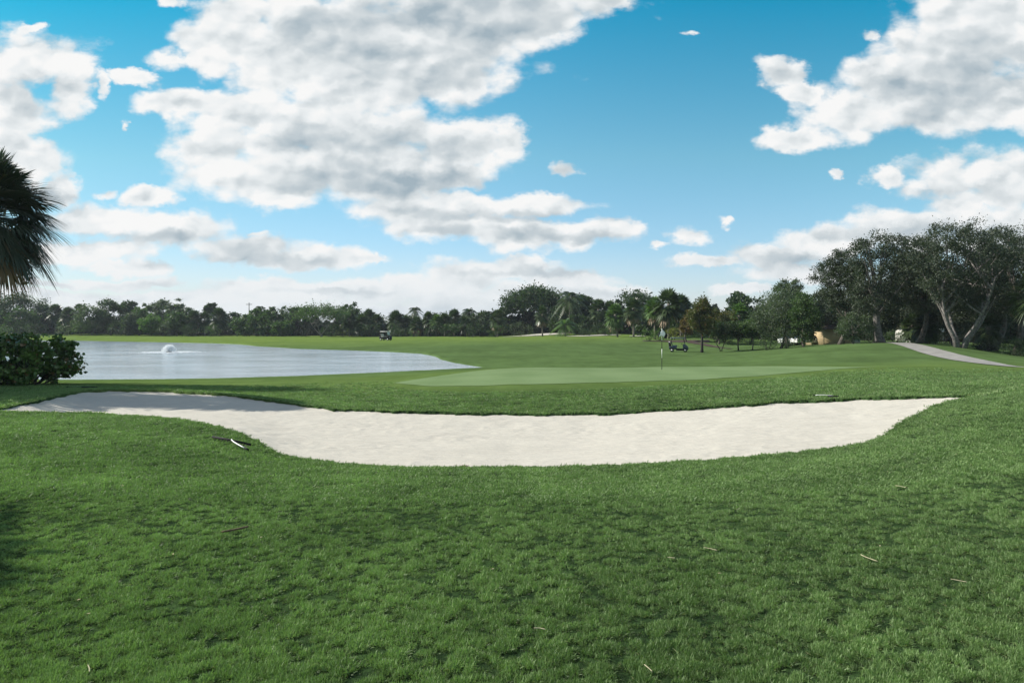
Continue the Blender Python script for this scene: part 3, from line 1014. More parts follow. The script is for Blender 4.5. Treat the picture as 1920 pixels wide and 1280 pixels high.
for k, (cnt, rad, hgt, wid) in enumerate(((17, 0.028, 0.021, 0.0021), (30, 0.056, 0.025, 0.0038), (44, 0.12, 0.030, 0.0075))):
    qb = ng.nodes.new('GeometryNodeCurveQuadraticBezier')
    qb.inputs['Resolution'].default_value = 3
    qb.inputs['Start'].default_value = (0, 0, 0)
    qb.inputs['Middle'].default_value = (0, 0, hgt * 0.65)
    qb.inputs['End'].default_value = (hgt * 0.45, 0, hgt)
    spf = ng.nodes.new('GeometryNodeSplineParameter')
    mr = ng.nodes.new('ShaderNodeMapRange')
    L(spf.outputs['Factor'], mr.inputs[0]); mr.inputs[3].default_value = 1.0; mr.inputs[4].default_value = 0.12
    sr = ng.nodes.new('GeometryNodeSetCurveRadius')
    L(qb.outputs[0], sr.inputs['Curve']); L(mr.outputs[0], sr.inputs['Radius'])
    cl = ng.nodes.new('GeometryNodeCurvePrimitiveLine')
    cl.inputs['Start'].default_value = (0, -wid, 0); cl.inputs['End'].default_value = (0, wid, 0)
    cm = ng.nodes.new('GeometryNodeCurveToMesh')
    L(sr.outputs[0], cm.inputs['Curve']); L(cl.outputs[0], cm.inputs['Profile Curve'])
    if 'Scale' in cm.inputs:
        L(mr.outputs[0], cm.inputs['Scale'])
    pt = ng.nodes.new('GeometryNodePoints')
    pt.inputs['Count'].default_value = cnt
    L(randv((-rad, -rad, 0), (rad, rad, 0), 3 + k), pt.inputs['Position'])
    i1 = ng.nodes.new('GeometryNodeInstanceOnPoints')
    L(pt.outputs[0], i1.inputs['Points']); L(cm.outputs[0], i1.inputs['Instance'])
    L(randv((-1.1, -1.1, 0), (1.1, 1.1, 6.283), 13 + k), i1.inputs['Rotation'])
    L(randv(0.55, 1.25, 23 + k, 'FLOAT'), i1.inputs['Scale'])
    rl = ng.nodes.new('GeometryNodeRealizeInstances'); L(i1.outputs[0], rl.inputs[0])
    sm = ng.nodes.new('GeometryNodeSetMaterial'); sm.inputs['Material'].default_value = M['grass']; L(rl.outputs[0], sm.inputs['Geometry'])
    eq = ng.nodes.new('FunctionNodeCompare'); eq.data_type = 'INT'; eq.operation = 'EQUAL'
    L(la.outputs['Attribute'], eq.inputs[2]); eq.inputs[3].default_value = k
    i2 = ng.nodes.new('GeometryNodeInstanceOnPoints')
    L(gi.outputs[0], i2.inputs['Points']); L(sm.outputs[0], i2.inputs['Instance']); L(eq.outputs[0], i2.inputs['Selection'])
    L(randv((-0.12, -0.12, 0), (0.12, 0.12, 6.283), 33 + k), i2.inputs['Rotation'])
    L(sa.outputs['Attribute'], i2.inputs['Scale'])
    L(i2.outputs[0], join.inputs[0])
L(join.outputs[0], go.inputs[0])
gm = grass.modifiers.new('grass_tufts', 'NODES'); gm.node_group = ng


# ------------------------------------------------------------------ vegetation builders
def leaf_quads(C, D, size, r, aspect=0.6, droop=0.0):
    """C (n,3) centres; D (n,3) leaf axis; returns verts, faces: a folded kite per leaf"""
    n = len(C)
    D = D / (np.linalg.norm(D, axis=1)[:, None] + 1e-9)
    rr = r.normal(size=(n, 3))
    S_ = np.cross(D, rr); S_ /= np.linalg.norm(S_, axis=1)[:, None] + 1e-9
    N_ = np.cross(D, S_)
    s = size * r.uniform(0.6, 1.35, n)[:, None]
    p0 = C - D * s * 0.5
    p1 = C + S_ * s * aspect * 0.5 + N_ * s * 0.10
    p2 = C + D * s * 0.5
    p3 = C - S_ * s * aspect * 0.5 + N_ * s * 0.10
    V = np.stack([p0, p1, p2, p3], 1).reshape(-1, 3)
    k = np.arange(n)[:, None] * 4
    Fc = np.concatenate([k + np.array([[0, 1, 2, 2]]), k + np.array([[0, 2, 3, 3]])])
    return V, Fc


def crown_points(w_, h_, z0, nclump, per, r, shape='round', spread=0.5, hollow=0.45):
    """clump centres over an uneven crown, then leaves around every clump"""
    c = []
    while len(c) < nclump:
        d = r.normal(size=3); d /= np.linalg.norm(d)
        q = r.uniform(hollow, 1.0) ** 0.6
        x, y, z = d * q
        if shape == 'umbrella':
            if z < -0.35: continue
            z = z * 0.8 + 0.2 * (1 - (x * x + y * y))
        elif shape == 'hedge':
            x, y, z = [math.copysign(abs(q_) ** 0.62, q_) for q_ in (x, y, z)]
        elif shape == 'cone':
            sc = 1 - 0.7 * (z + 1) / 2
            x *= sc * 1.3; y *= sc * 1.3
        elif shape == 'vase':
            sc = 0.55 + 0.45 * min(1, (z + 1) / 1.1)
            x *= sc; y *= sc
        c.append((x * w_ / 2, y * w_ / 2, z0 + h_ / 2 + z * h_ / 2))
    c = np.array(c)
    lob = 1 + 0.20 * np.sin(3 * np.arctan2(c[:, 1], c[:, 0]) + r.uniform(0, 6)) * r.uniform(0.3, 1)
    c[:, 0] *= lob; c[:, 1] *= lob
    rad = spread * r.uniform(0.55, 1.25, len(c))
    P = np.repeat(c, per, 0)
    R = np.repeat(rad, per)[:, None]
    off = r.normal(size=P.shape) * R * np.array([0.55, 0.55, 0.38])
    return c, P + off, off


def tree(name, label, px, top, base_d, wpx, cols, crown_base=0.30, leaf=0.42, ncl=60, per=38, shape='round', trunk_r=None, bark='bark',
         seed=1, lean=0.0, multi=1, depth=1.0, group='broadleaf trees round the course', cat='tree', hollow=0.45, spread=None, limb=8, zoff=0.0):
    r = np.random.default_rng(seed)
    g = ground_at(px, base_d)
    H = (HY - top) / F * base_d - g.z
    W = wpx / F * base_d
    root = empty(name, (g.x, g.y, g.z + zoff))
    tag(root, label, cat, group)
    z0 = H * crown_base
    hc = H - z0
    sp = spread if spread else max(0.35, 0.12 * W)
    leaf *= 1.35
    per = int(max(per * 1.7, min(30000, 14 * W * hc / leaf ** 2) / ncl))
    cc, LP, off = crown_points(W * 0.90, hc * 0.96, z0, ncl, per, r, shape, sp, hollow)
    LP[:, 1] *= depth; cc[:, 1] *= depth
    D = off + r.normal(size=off.shape) * sp * 0.5 + np.array([0, 0, 0.15])
    V, Fc = leaf_quads(LP, D, leaf, r)
    cr = Acc().add(V, Fc)
    cro = cr.build('crown', M[cols], root)
    # trunk and limbs
    tr = Acc()
    tr_r = trunk_r or max(0.09, H * 0.022)
    forks = []
    for k in range(multi):
        a_ = r.uniform(0, 6.28)
        sprd = 0.0 if multi == 1 else r.uniform(0.55, 0.95) * W * 0.34
        a_ = a_ if multi == 1 else k * 2 * math.pi / multi + r.normal() * 0.3
        zt = z0 + hc * 0.35
        t_ = np.linspace(0, 1, 7)[:, None]
        end = np.array([math.cos(a_) * sprd + lean * H * 0.3, math.sin(a_) * sprd, zt])
        bend = np.array([r.normal() * 0.04 * H, r.normal() * 0.03 * H, 0])
        base = np.array([math.cos(a_), math.sin(a_), 0]) * (0 if multi == 1 else tr_r * 1.2) + np.array([0, 0, -0.25])
        pts = base * (1 - t_) + end * t_ + bend * np.sin(t_ * np.pi)
        rr = tr_r * (1.25 - 0.85 * t_[:, 0]) * (1 if multi == 1 else 0.62)
        if multi > 1:
            pts = pts.copy(); q_ = np.clip((t_ - 0.16) / 0.84, 0, 1); pts[:, :2] = (base[:2] * (1 - q_) + end[:2] * q_ ** 0.9) + bend[:2] * np.sin(t_ * np.pi)
        rr[0] *= 1.35
        tr.tube(pts, rr, 8)
        forks.append(pts)
    tgt = cc[r.choice(len(cc), min(limb * multi, len(cc)), replace=False)]
    for i, c_ in enumerate(tgt):
        fk = forks[i % multi]
        s_ = fk[r.integers(3, 6)]
        t_ = np.linspace(0, 1, 5)[:, None]
        mid = (s_ + c_) / 2 + np.array([0, 0, -0.08 * H * r.uniform(0, 1)])
        pts = s_ * (1 - t_) ** 2 + 2 * mid * t_ * (1 - t_) + c_ * t_ ** 2
        tr.tube(pts, tr_r * 0.42 * (1.05 - 0.85 * t_[:, 0]), 5, cap=False)
    tr.build('trunk', M[bark], root, smooth=True)
    return root


def fan_frond(acc, base, dirv, pet, blade, nseg, r, droop=0.5, wseg=0.05, steps=3):
    """one fan leaf: bent petiole and radiating drooping segments"""
    d = np.array(dirv, float); d /= np.linalg.norm(d)
    side = np.cross(d, [0, 0, 1.0])
    if np.linalg.norm(side) < 1e-3: side = np.array([1.0, 0, 0])
    side /= np.linalg.norm(side)
    upv = np.cross(side, d)
    t = np.linspace(0, 1, 4)[:, None]
    pts = base + d * pet * t + np.array([0, 0, -1]) * droop * pet * 0.25 * t ** 2
    acc.tube(pts, np.linspace(0.022, 0.012, 4), 4, cap=False)
    hub = pts[-1]
    ax = pts[-1] - pts[-2]; ax /= np.linalg.norm(ax)
    V, Fs = [], []
    roll = r.uniform(-0.5, 0.5)
    for s in range(nseg):
        a = (s / (nseg - 1) - 0.5) * 2 * math.radians(118) + r.normal() * 0.04
        sd = ax * math.cos(a) + (side * math.cos(roll) + upv * math.sin(roll)) * math.sin(a)
        sd = sd + upv * 0.12 * abs(math.sin(a))
        ln = blade * (1.0 - 0.35 * (abs(a) / 2.1) ** 1.5) * r.uniform(0.85, 1.1)
        ws = np.cross(sd, upv); ws /= np.linalg.norm(ws) + 1e-9
        b0 = len(V)
        for i in range(steps + 1):
            q = i / steps
            c = hub + sd * ln * q + np.array([0, 0, -1]) * droop * ln * 0.75 * q ** 2.2
            hw = wseg * 0.5 * (0.5 + 1.2 * q) * (1 - q ** 3) + 0.003
            V.append(c - ws * hw); V.append(c + ws * hw)
        for i in range(steps):
            k = b0 + 2 * i
            Fs.append((k, k + 1, k + 3, k + 2))
    acc.add(np.array(V), np.array(Fs))


def fan_palm(name, label, px, top, d, wpx, mat='frond', seed=1, nf=48, nseg=13, lean=0.0, dead=0.04, group='fan palms round the course',
             crown_h=None, trunk_r=0.17, bark='palm_bark', steps=2, wseg=None):
    r = np.random.default_rng(seed)
    g = ground_at(px, d)
    H = (HY - top) / F * d - g.z
    W = wpx * 1.15 / F * d
    R = W / 2
    root = empty(name, tuple(g))
    tag(root, label, 'palm', group)
    hub = np.array([lean * H, 0, H - R * 0.95])
    acc = Acc(); dd = Acc(); nd_ = 0
    wseg = wseg or R * 0.13
    for i in range(nf):
        q = (i + 0.5) / nf
        el = math.radians(88 - 150 * q)
        az = i * 2.39996 + r.normal() * 0.2
        dv = np.array([math.cos(az) * math.cos(el), math.sin(az) * math.cos(el), math.sin(el)])
        tgt = dd if (q > 1 - dead * 0.5) else acc
        if tgt is dd: nd_ += 1
        fan_frond(tgt, hub + np.array([0, 0, -0.25 * R * q]), dv, R * r.uniform(0.38, 0.5), R * r.uniform(0.5, 0.62), nseg, r,
                  droop=0.18 + 0.42 * q, wseg=wseg, steps=steps)
    acc.build('crown', M[mat], root)
    if nd_:
        dd.build('dead_fronds', M['frond_dead'], root)
    t = np.linspace(0, 1, 9)[:, None]
    pts = np.array([0, 0, -0.2]) * (1 - t) + hub * t + np.array([lean * H * 0.3, 0, 0]) * (t * t - t)
    rr = trunk_r * (1.15 - 0.2 * t[:, 0]); rr[0] *= 1.3; rr[-2:] *= 1.35
    Acc().tube(pts, rr, 10).build('trunk', M[bark], root, smooth=True)
    return root


def feather_palm(name, label, px, top, d, wpx, mat='frond', seed=1, nf=20, lean=0.0, trunk_r=0.14, nl=16, group='feather palms round the course', low=-45):
    r = np.random.default_rng(seed)
    g = ground_at(px, d)
    H = (HY - top) / F * d - g.z
    W = wpx / F * d
    R = W / 2
    root = empty(name, tuple(g))
    tag(root, label, 'palm', group)
    hub = np.array([lean * H, 0, H - R * 0.75])
    acc = Acc()
    for i in range(nf):
        q = (i + 0.5) / nf
        el = math.radians(82 + (low - 82) * q)
        az = i * 2.39996 + r.normal() * 0.15
        hd = np.array([math.cos(az), math.sin(az), 0.0])
        t = np.linspace(0, 1, nl)[:, None]
        Ln = R * 1.25 * r.uniform(0.85, 1.1)
        spine = hub + (hd * math.cos(el) + np.array([0, 0, math.sin(el)])) * Ln * t + np.array([0, 0, -1]) * Ln * 0.65 * t ** 2.1
        acc.tube(spine, np.linspace(0.03, 0.008, nl), 4, cap=False)
        tan = np.gradient(spine, axis=0); tan /= np.linalg.norm(tan, axis=1)[:, None]
        sd = np.cross(tan, [0, 0, 1.0]); sd /= np.linalg.norm(sd, axis=1)[:, None] + 1e-9
        V, Fs = [], []
        for k in range(2, nl):
            for sg in (-1, 1):
                ll = Ln * 0.34 * math.sin(math.pi * (0.12 + 0.82 * k / nl)) * r.uniform(0.8, 1.15)
                p = spine[k]
                e_ = p + sd[k] * sg * ll * 0.75 + tan[k] * ll * 0.45 + np.array([0, 0, -ll * 0.45])
                mid = (p + e_) / 2 + np.array([0, 0, ll * 0.08])
                hw = tan[k] * Ln * 0.028
                b0 = len(V)
                V += [p - hw * .5, p + hw * .5, mid + hw, mid - hw, e_]
                Fs += [(b0, b0 + 1, b0 + 2, b0 + 3), (b0 + 3, b0 + 2, b0 + 4, b0 + 4)]
        acc.add(np.array(V), np.array(Fs))
    acc.build('crown', M[mat], root)
    t = np.linspace(0, 1, 9)[:, None]
    pts = np.array([0, 0, -0.2]) * (1 - t) + hub * t + np.array([lean * H * 0.4, 0, 0]) * (t * t - t)
    rr = trunk_r * (1.2 - 0.4 * t[:, 0]); rr[0] *= 1.3
    Acc().tube(pts, rr, 10).build('trunk', M['palm_bark'], root, smooth=True)
    return root


def shrub(name, label, px, top, d, wpx, cols, seed, leaf=0.16, ncl=26, per=34, group='shrubs round the course', depth=1.0):
    r = np.random.default_rng(seed)
    g = ground_at(px, d)
    H = (HY - top) / F * d - g.z
    W = wpx / F * d
    root = empty(name, tuple(g))
    tag(root, label, 'shrub', group)
    cc, LP, off = crown_points(W * 0.9, H * 0.98, -H * 0.02, ncl, per, r, 'round', max(0.22, 0.14 * W), 0.3)
    LP[:, 1] *= depth
    LP[:, 2] = np.maximum(LP[:, 2], 0.03)
    V, Fc = leaf_quads(LP, off + r.normal(size=off.shape) * 0.1 + np.array([0, 0, 0.1]), leaf, r)
    Acc().add(V, Fc).build('foliage', M[cols], root)
    st = Acc()
    for c_ in cc[:7]:
        t_ = np.linspace(0, 1, 4)[:, None]
        st.tube(np.array([c_[0] * .15, c_[1] * .15, -0.1]) * (1 - t_) + c_ * t_, np.linspace(0.04, 0.015, 4), 5, cap=False)
    st.build('stem', M['bark_dark'], root)
    return root


exec_parts = []
# ------------------------------------------------------------------ the distant tree line, left to right
BT, FP, EP, SH = 'B', 'F', 'E', 'S'
LINE = [
    # kind, px, top, dist, width px, material, label, options
    (BT, 26, 551, 222, 112, 'leaf_dark', 'broad dark tree at the far left end of the tree line', dict(ncl=95, crown_base=.12)),
    (BT, 84, 570, 224, 46, 'leaf_dark', 'dark rounded tree just right of the broad far left tree', dict(crown_base=.15)),
    (FP, 104, 566, 218, 34, 'frond', 'tall fan palm left of the pale grey-green tree above the seagrape bush', {}),
    (FP, 128, 572, 214, 32, 'frond', 'shorter fan palm touching the pale grey-green tree on its left', {}),
    (FP, 148, 567, 222, 26, 'frond', 'fan palm rising behind the left shoulder of the pale grey-green tree', {}),
    (BT, 172, 569, 212, 72, 'leaf_grey', 'pale grey-green tree beyond the pond, left of the near-black tree', dict(crown_base=.08)),
    (BT, 208, 558, 214, 58, 'leaf_dark', 'near-black ragged tree beyond the pond, left of the fountain', dict(ncl=45, crown_base=.1, hollow=.2)),
    (BT, 240, 562, 224, 36, 'leaf_dark', 'flat-topped dark tree peeping out behind the ragged near-black one', dict(shape='umbrella')),
    (BT, 246, 586, 210, 40, 'leaf_grey', 'low grey-green tree in front, left of the bright lime tree', dict(crown_base=.05)),
    (BT, 284, 590, 208, 44, 'leaf_bright', 'small bright lime tree above the fountain', dict(crown_base=.08)),
    (BT, 278, 568, 222, 44, 'leaf_grey', 'grey tree standing right behind the bright lime tree', dict(crown_base=.15)),
    (BT, 304, 561, 220, 54, 'leaf_grey', 'tall grey-green tree up behind the fountain', dict(crown_base=.15)),
    (BT, 325, 557, 218, 48, 'leaf_grey', 'tallest sparse-topped tree behind the fountain', dict(ncl=40, crown_base=.15, hollow=.15)),
    (BT, 332, 584, 207, 44, 'leaf_mid', 'mid green small tree with thin trunk right of the fountain', dict(crown_base=.3)),
    (FP, 362, 578, 206, 32, 'frond', 'first of the dark fan palms right of the fountain, beside the mid green tree', {}),
    (FP, 384, 581, 207, 30, 'frond', 'middle of the dark fan palms right of the fountain', {}),
    (BT, 396, 565, 222, 30, 'leaf_dark', 'small umbrella-topped tree rising behind the dark fan palms', dict(shape='umbrella')),
    (FP, 411, 573, 205, 38, 'frond', 'largest fan palm left of the grey-roofed house', {}),
    (BT, 436, 585, 222, 44, 'leaf_dark', 'dark low tree sloping down behind the grey house roof', dict(crown_base=.05)),
    (SH, 433, 605, 203, 36, 'leaf_dark', 'near-black round bush before the grey-roofed house', dict(ncl=34)),
    (BT, 462, 588, 200, 52, 'leaf_mid', 'leafy green tree immediately right of the grey house roof', dict(crown_base=.02)),
    (BT, 484, 577, 206, 40, 'leaf_mid', 'dense green tree below the feathery palm right of the power pole', dict(crown_base=.05)),
    (EP, 487, 569, 210, 34, 'frond', 'feathery palm top just right of the second power pole', {}),
    (BT, 512, 574, 205, 42, 'leaf_dark', 'dark tree right of the feathery palm near the power pole', dict(crown_base=.05)),
    (BT, 545, 571, 212, 46, 'leaf_grey', 'grey tree rising left of the wide flat-crowned tree', dict(crown_base=.2)),
    (BT, 568, 568, 210, 42, 'leaf_dark', 'dark narrow tree behind the left edge of the wide flat-crowned tree', dict(crown_base=.2, ncl=40)),
    (BT, 530, 601, 196, 44, 'leaf_mid', 'low green tree left of the near-black dome shrub', dict(crown_base=.0)),
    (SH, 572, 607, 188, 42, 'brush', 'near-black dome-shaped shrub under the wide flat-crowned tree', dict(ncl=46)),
    (BT, 603, 575, 186, 112, 'leaf_mid', 'wide flat-crowned green tree with pale twin trunks, left of the first cart', dict(shape='umbrella', crown_base=.48, bark='bark_pale', multi=3, ncl=90, leaf=.32)),
    (BT, 655, 562, 206, 58, 'leaf_dark', 'dark spiky-topped tree above the wide flat-crowned tree', dict(ncl=45, crown_base=.2, hollow=.15)),
    (SH, 641, 606, 184, 28, 'leaf_yellow', 'yellow-green shrub between the pale trunks and the first cart', dict(ncl=16)),
    (SH, 662, 616, 183, 36, 'leaf_grey', 'grey-green low shrub right of the yellow-green one', dict(ncl=18)),
    (FP, 655, 578, 192, 36, 'frond', 'fan palm at the left of the dark palm clump above the first cart', {}),
    (FP, 678, 584, 188, 36, 'frond', 'fan palm second from left in the dark palm clump above the first cart', {}),
    (FP, 692, 576, 196, 34, 'frond', 'tallest fan palm of the dark clump above the first cart', {}),
    (FP, 706, 585, 190, 32, 'frond', 'last fan palm of the dark clump, beside the gap of sky', {}),
    (FP, 742, 578, 186, 40, 'frond', 'large round fan palm right of the gap of sky, over the first cart', {}),
    (FP, 762, 589, 188, 28, 'frond', 'short fan palm tucked between the round palm and the rust-fronded palm', {}),
    (EP, 778, 571, 196, 30, 'frond', 'dark feather palm standing tallest right of the first cart', {}),
    (FP, 781, 590, 182, 30, 'frond', 'fan palm with a skirt of rust-coloured dead fronds', dict(dead=.45)),
    (SH, 776, 618, 178, 24, 'leaf_bright', 'bright spiky low shrub on the turf right of the first cart', dict(ncl=12)),
    (FP, 803, 581, 190, 28, 'frond', 'narrow fan palm right of the rust-fronded palm', {}),
    (FP, 818, 586, 184, 30, 'frond_bright', 'lighter fan palm left of centre in the row under the smoke', dict(dead=.25)),
    (FP, 834, 583, 186, 30, 'frond', 'fan palm directly below the smoke plume', {}),
    (FP, 852, 576, 190, 34, 'frond', 'tall fan palm just right of the smoke plume', {}),
    (EP, 880, 572, 196, 36, 'frond', 'feather palm right of the smoke plume', {}),
    (FP, 872, 590, 182, 30, 'frond', 'low fan palm in front of the feather palm right of the smoke', {}),
    (BT, 905, 582, 190, 52, 'leaf_dark', 'dark bushy tree left of the leaning-light fan palm', dict(crown_base=.0)),
    (FP, 933, 576, 180, 36, 'frond', 'fan palm with hanging pale skirt left of the huge dark canopy', dict(dead=.3)),
    (BT, 1003, 540, 194, 122, 'leaf_dark', 'huge dark umbrella-crowned tree in the middle of the tree line', dict(shape='umbrella', crown_base=.30, ncl=170, per=60, bark='bark_dark', multi=3)),
    (BT, 952, 572, 196, 54, 'leaf_dark', 'dark lower tree under the left side of the huge canopy', dict(crown_base=.0)),
    (SH, 978, 603, 172, 56, 'leaf_grey', 'wide grey-green shrub before the huge dark canopy', dict(ncl=40)),
    (FP, 1017, 570, 165, 34, 'frond', 'single fan palm with a pale thin trunk before the huge canopy', dict(dead=.2)),
    (EP, 1068, 538, 172, 56, 'frond', 'tall grey feather palm right of the huge canopy', dict(nf=22)),
    (BT, 1078, 552, 182, 70, 'leaf_dark', 'dark treetop behind the trunk of the tall grey feather palm', dict(crown_base=.0, ncl=80)),
    (BT, 1095, 548, 180, 56, 'leaf_dark', 'dark tree joined behind the tall grey feather palm', dict(crown_base=.1)),
    (EP, 1060, 590, 158, 50, 'frond_bright', 'low bright coconut palm with arching fronds', dict(nf=16, trunk_r=.12)),
    (BT, 1048, 575, 178, 60, 'leaf_dark', 'dark undergrowth tree behind the low bright coconut palm', dict(crown_base=.0)),
    (BT, 1085, 590, 166, 50, 'leaf_dark', 'dark bushy tree right of the low bright coconut palm', dict(crown_base=.0)),
    (FP, 1122, 556, 166, 42, 'frond', 'dark fan palm left of the leaning bright palm, the nearer of two', {}),
    (FP, 1143, 560, 168, 36, 'frond', 'dark fan palm directly behind the leaning bright palm', {}),
    (BT, 1190, 542, 176, 86, 'leaf_dark', 'dark domed tree behind the pair of pale-trunked fan palms', dict(crown_base=.15, ncl=80)),
    (BT, 1135, 585, 166, 60, 'leaf_dark', 'dark shrubby tree under the two dark fan palms', dict(crown_base=.0)),
    (FP, 1158, 565, 138, 44, 'frond_bright', 'bright green fan palm with a leaning trunk', dict(lean=-.07, dead=.12)),
    (FP, 1188, 554, 135, 42, 'frond', 'fan palm on a straight pale trunk, right of the bright leaning one', dict(dead=.2)),
    (FP, 1228, 552, 118, 44, 'frond_bright', 'sunlit fan palm at the left of the tall palm group by the flag', dict(dead=.3)),
    (FP, 1254, 534, 116, 62, 'frond', 'tallest fan palm, towering above the flag', dict(dead=.12, nf=44)),
    (FP, 1277, 547, 119, 46, 'frond', 'dark fan palm right of the tallest palm above the flag', dict(dead=.1)),
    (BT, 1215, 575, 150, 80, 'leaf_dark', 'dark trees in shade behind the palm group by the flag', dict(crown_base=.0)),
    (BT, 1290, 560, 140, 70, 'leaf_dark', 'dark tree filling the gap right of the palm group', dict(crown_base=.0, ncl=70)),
    (SH, 1216, 616, 112, 34, 'leaf_bright', 'bright green hedge shrub left of the flag', dict(ncl=26, leaf=.13)),
    (SH, 1236, 611, 113, 34, 'leaf_bright', 'taller bright green shrub behind the flag cloth', dict(ncl=26, leaf=.13)),
    (SH, 1264, 612, 113, 44, 'leaf_yellow', 'golden yellow shrub above the navy cart roof', dict(ncl=30, leaf=.13)),
    (BT, 1288, 578, 108, 34, 'leaf_rust', 'slender rusty-leaved tree right of the golden shrub', dict(crown_base=.1, shape='cone', leaf=.16, ncl=40, per=24, hollow=.1)),
    (BT, 1316, 553, 86, 66, 'leaf_olive', 'olive conical tree on a black straight trunk by the navy cart', dict(crown_base=.32, leaf=.15, ncl=80, per=40, bark='bark_dark', shape='cone', hollow=.15)),
    (BT, 1348, 574, 104, 62, 'leaf_olive', 'olive bushy tree right of the black-trunked one', dict(crown_base=.15, leaf=.17)),
    (BT, 1395, 540, 132, 66, 'leaf_dark', 'near-black domed treetop between the olive trees and the round grey-green tree', dict(crown_base=.2)),
    (FP, 1386, 563, 108, 50, 'frond_bright', 'light-topped fan palm below the near-black domed treetop', dict(dead=.1)),
    (BT, 1352, 600, 88, 60, 'leaf_dark', 'small dark tree on a gnarled black trunk at the foot of the slope', dict(crown_base=.42, leaf=.14, bark='bark_dark', multi=2)),
    (BT, 1385, 602, 88, 54, 'leaf_dark', 'small dark tree on a short black trunk left of the thin-trunked one', dict(crown_base=.45, leaf=.14, bark='bark_dark')),
    (BT, 1410, 596, 86, 46, 'leaf_mid', 'small thin-trunked tree before the bright lawn gap', dict(crown_base=.42, leaf=.14, trunk_r=.07)),
    (BT, 1392, 585, 122, 80, 'leaf_dark', 'dark shaded tree behind the small slope trees', dict(crown_base=.0, ncl=70)),
    (BT, 1463, 540, 84, 116, 'leaf_grey', 'big round grey-green tree left of the tan building', dict(crown_base=.10, leaf=.13, ncl=150, per=60, hollow=.3)),
    (BT, 1480, 516, 90, 62, 'leaf_grey', 'upright sprigs of a tree rising over the round grey-green tree', dict(crown_base=.4, leaf=.14, ncl=45, per=30, hollow=.1)),
    (BT, 1508, 548, 80, 66, 'leaf_mid', 'mid green bushy tree on the right flank of the round grey-green tree', dict(crown_base=.10, leaf=.13, ncl=90, per=50)),
    (SH, 1440, 622, 80, 40, 'leaf_dark', 'dark shrub at the foot of the round grey-green tree', dict(leaf=.12)),
    (SH, 1476, 618, 79, 44, 'leaf_dark', 'dark shrub with bare stems left of the parked white car', dict(leaf=.12)),
    (BT, 1545, 545, 92, 90, 'leaf_oak', 'shaded tree above the tan building', dict(crown_base=.28, leaf=.14, ncl=90, per=46)),
    (BT, 1600, 585, 66, 66, 'leaf_grey', 'small grey many-stemmed tree right of the tan building', dict(crown_base=.12, leaf=.10, ncl=60, per=50, bark='bark_pale', multi=4)),
    (BT, 1575, 462, 70, 100, 'leaf_oak', 'feathery-edged oak leaning left over the tan building', dict(crown_base=.30, leaf=.12, ncl=120, per=44, hollow=.2, spread=.55, limb=16)),
    (BT, 1652, 430, 66, 165, 'leaf_oak', 'broad oak on a stout grey trunk left of the cart path', dict(crown_base=.24, leaf=.12, ncl=260, per=62, bark='bark_pale', trunk_r=.34, hollow=.3, spread=.6, limb=18)),
    (BT, 1800, 405, 60, 215, 'leaf_oak', 'largest oak with a pale trunk forking low beside the path', dict(crown_base=.27, leaf=.115, ncl=330, per=66, bark='bark_pale', trunk_r=.23, multi=5, shape='vase', hollow=.35, spread=.6, limb=9)),
    (BT, 1905, 416, 64, 170, 'leaf_oak', 'tall oak at the right edge of the picture', dict(crown_base=.25, leaf=.12, ncl=260, per=60, hollow=.3, spread=.6, limb=14)),
    (BT, 1725, 480, 84, 150, 'leaf_oak', 'dark tree filling in behind the two large oaks', dict(crown_base=.15, leaf=.15, ncl=160, per=50, hollow=.1)),
    (BT, 1860, 500, 86, 150, 'leaf_oak', 'dark tree behind the largest oak on the right', dict(crown_base=.12, leaf=.15, ncl=150, per=50, hollow=.1)),
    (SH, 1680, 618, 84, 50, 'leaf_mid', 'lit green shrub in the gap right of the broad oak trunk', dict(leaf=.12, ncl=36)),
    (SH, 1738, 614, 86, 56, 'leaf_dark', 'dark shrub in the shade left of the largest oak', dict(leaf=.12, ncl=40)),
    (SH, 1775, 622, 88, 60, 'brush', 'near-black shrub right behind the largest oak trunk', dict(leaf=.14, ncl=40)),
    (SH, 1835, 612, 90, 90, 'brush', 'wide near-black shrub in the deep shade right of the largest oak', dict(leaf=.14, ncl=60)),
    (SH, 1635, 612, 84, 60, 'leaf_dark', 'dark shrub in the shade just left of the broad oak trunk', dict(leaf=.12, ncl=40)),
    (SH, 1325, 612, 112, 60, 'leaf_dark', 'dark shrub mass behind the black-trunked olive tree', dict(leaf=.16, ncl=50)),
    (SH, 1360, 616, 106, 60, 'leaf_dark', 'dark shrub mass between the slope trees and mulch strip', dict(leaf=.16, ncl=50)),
    (SH, 1405, 618, 104, 50, 'leaf_mid', 'greener shrub behind the small thin-trunked tree', dict(leaf=.15, ncl=40)),
    (FP, 1936, 494, 56, 96, 'frond', 'sunlit fan palm at the right edge before the oaks', dict(nf=30, nseg=20, dead=.1, wseg=.07)),
    (FP, 1853, 578, 66, 60, 'frond', 'short shaded fan palm between the largest oak and the sunlit palm', dict(nseg=18, wseg=.06)),
    (FP, 1738, 575, 78, 56, 'frond', 'shaded fan palm under the dark trees left of the largest oak', dict(nseg=16)),
    (FP, 1712, 582, 82, 50, 'frond', 'second shaded fan palm just left of the other under the dark trees', dict(nseg=16)),
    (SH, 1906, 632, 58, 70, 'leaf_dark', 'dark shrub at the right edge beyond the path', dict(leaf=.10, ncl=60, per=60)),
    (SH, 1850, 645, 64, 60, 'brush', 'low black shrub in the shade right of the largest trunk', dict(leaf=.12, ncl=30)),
    (SH, 12, 607, 208, 60, 'leaf_mid', 'low green shrub at the foot of the broad far left tree', dict(leaf=.3, ncl=30)),
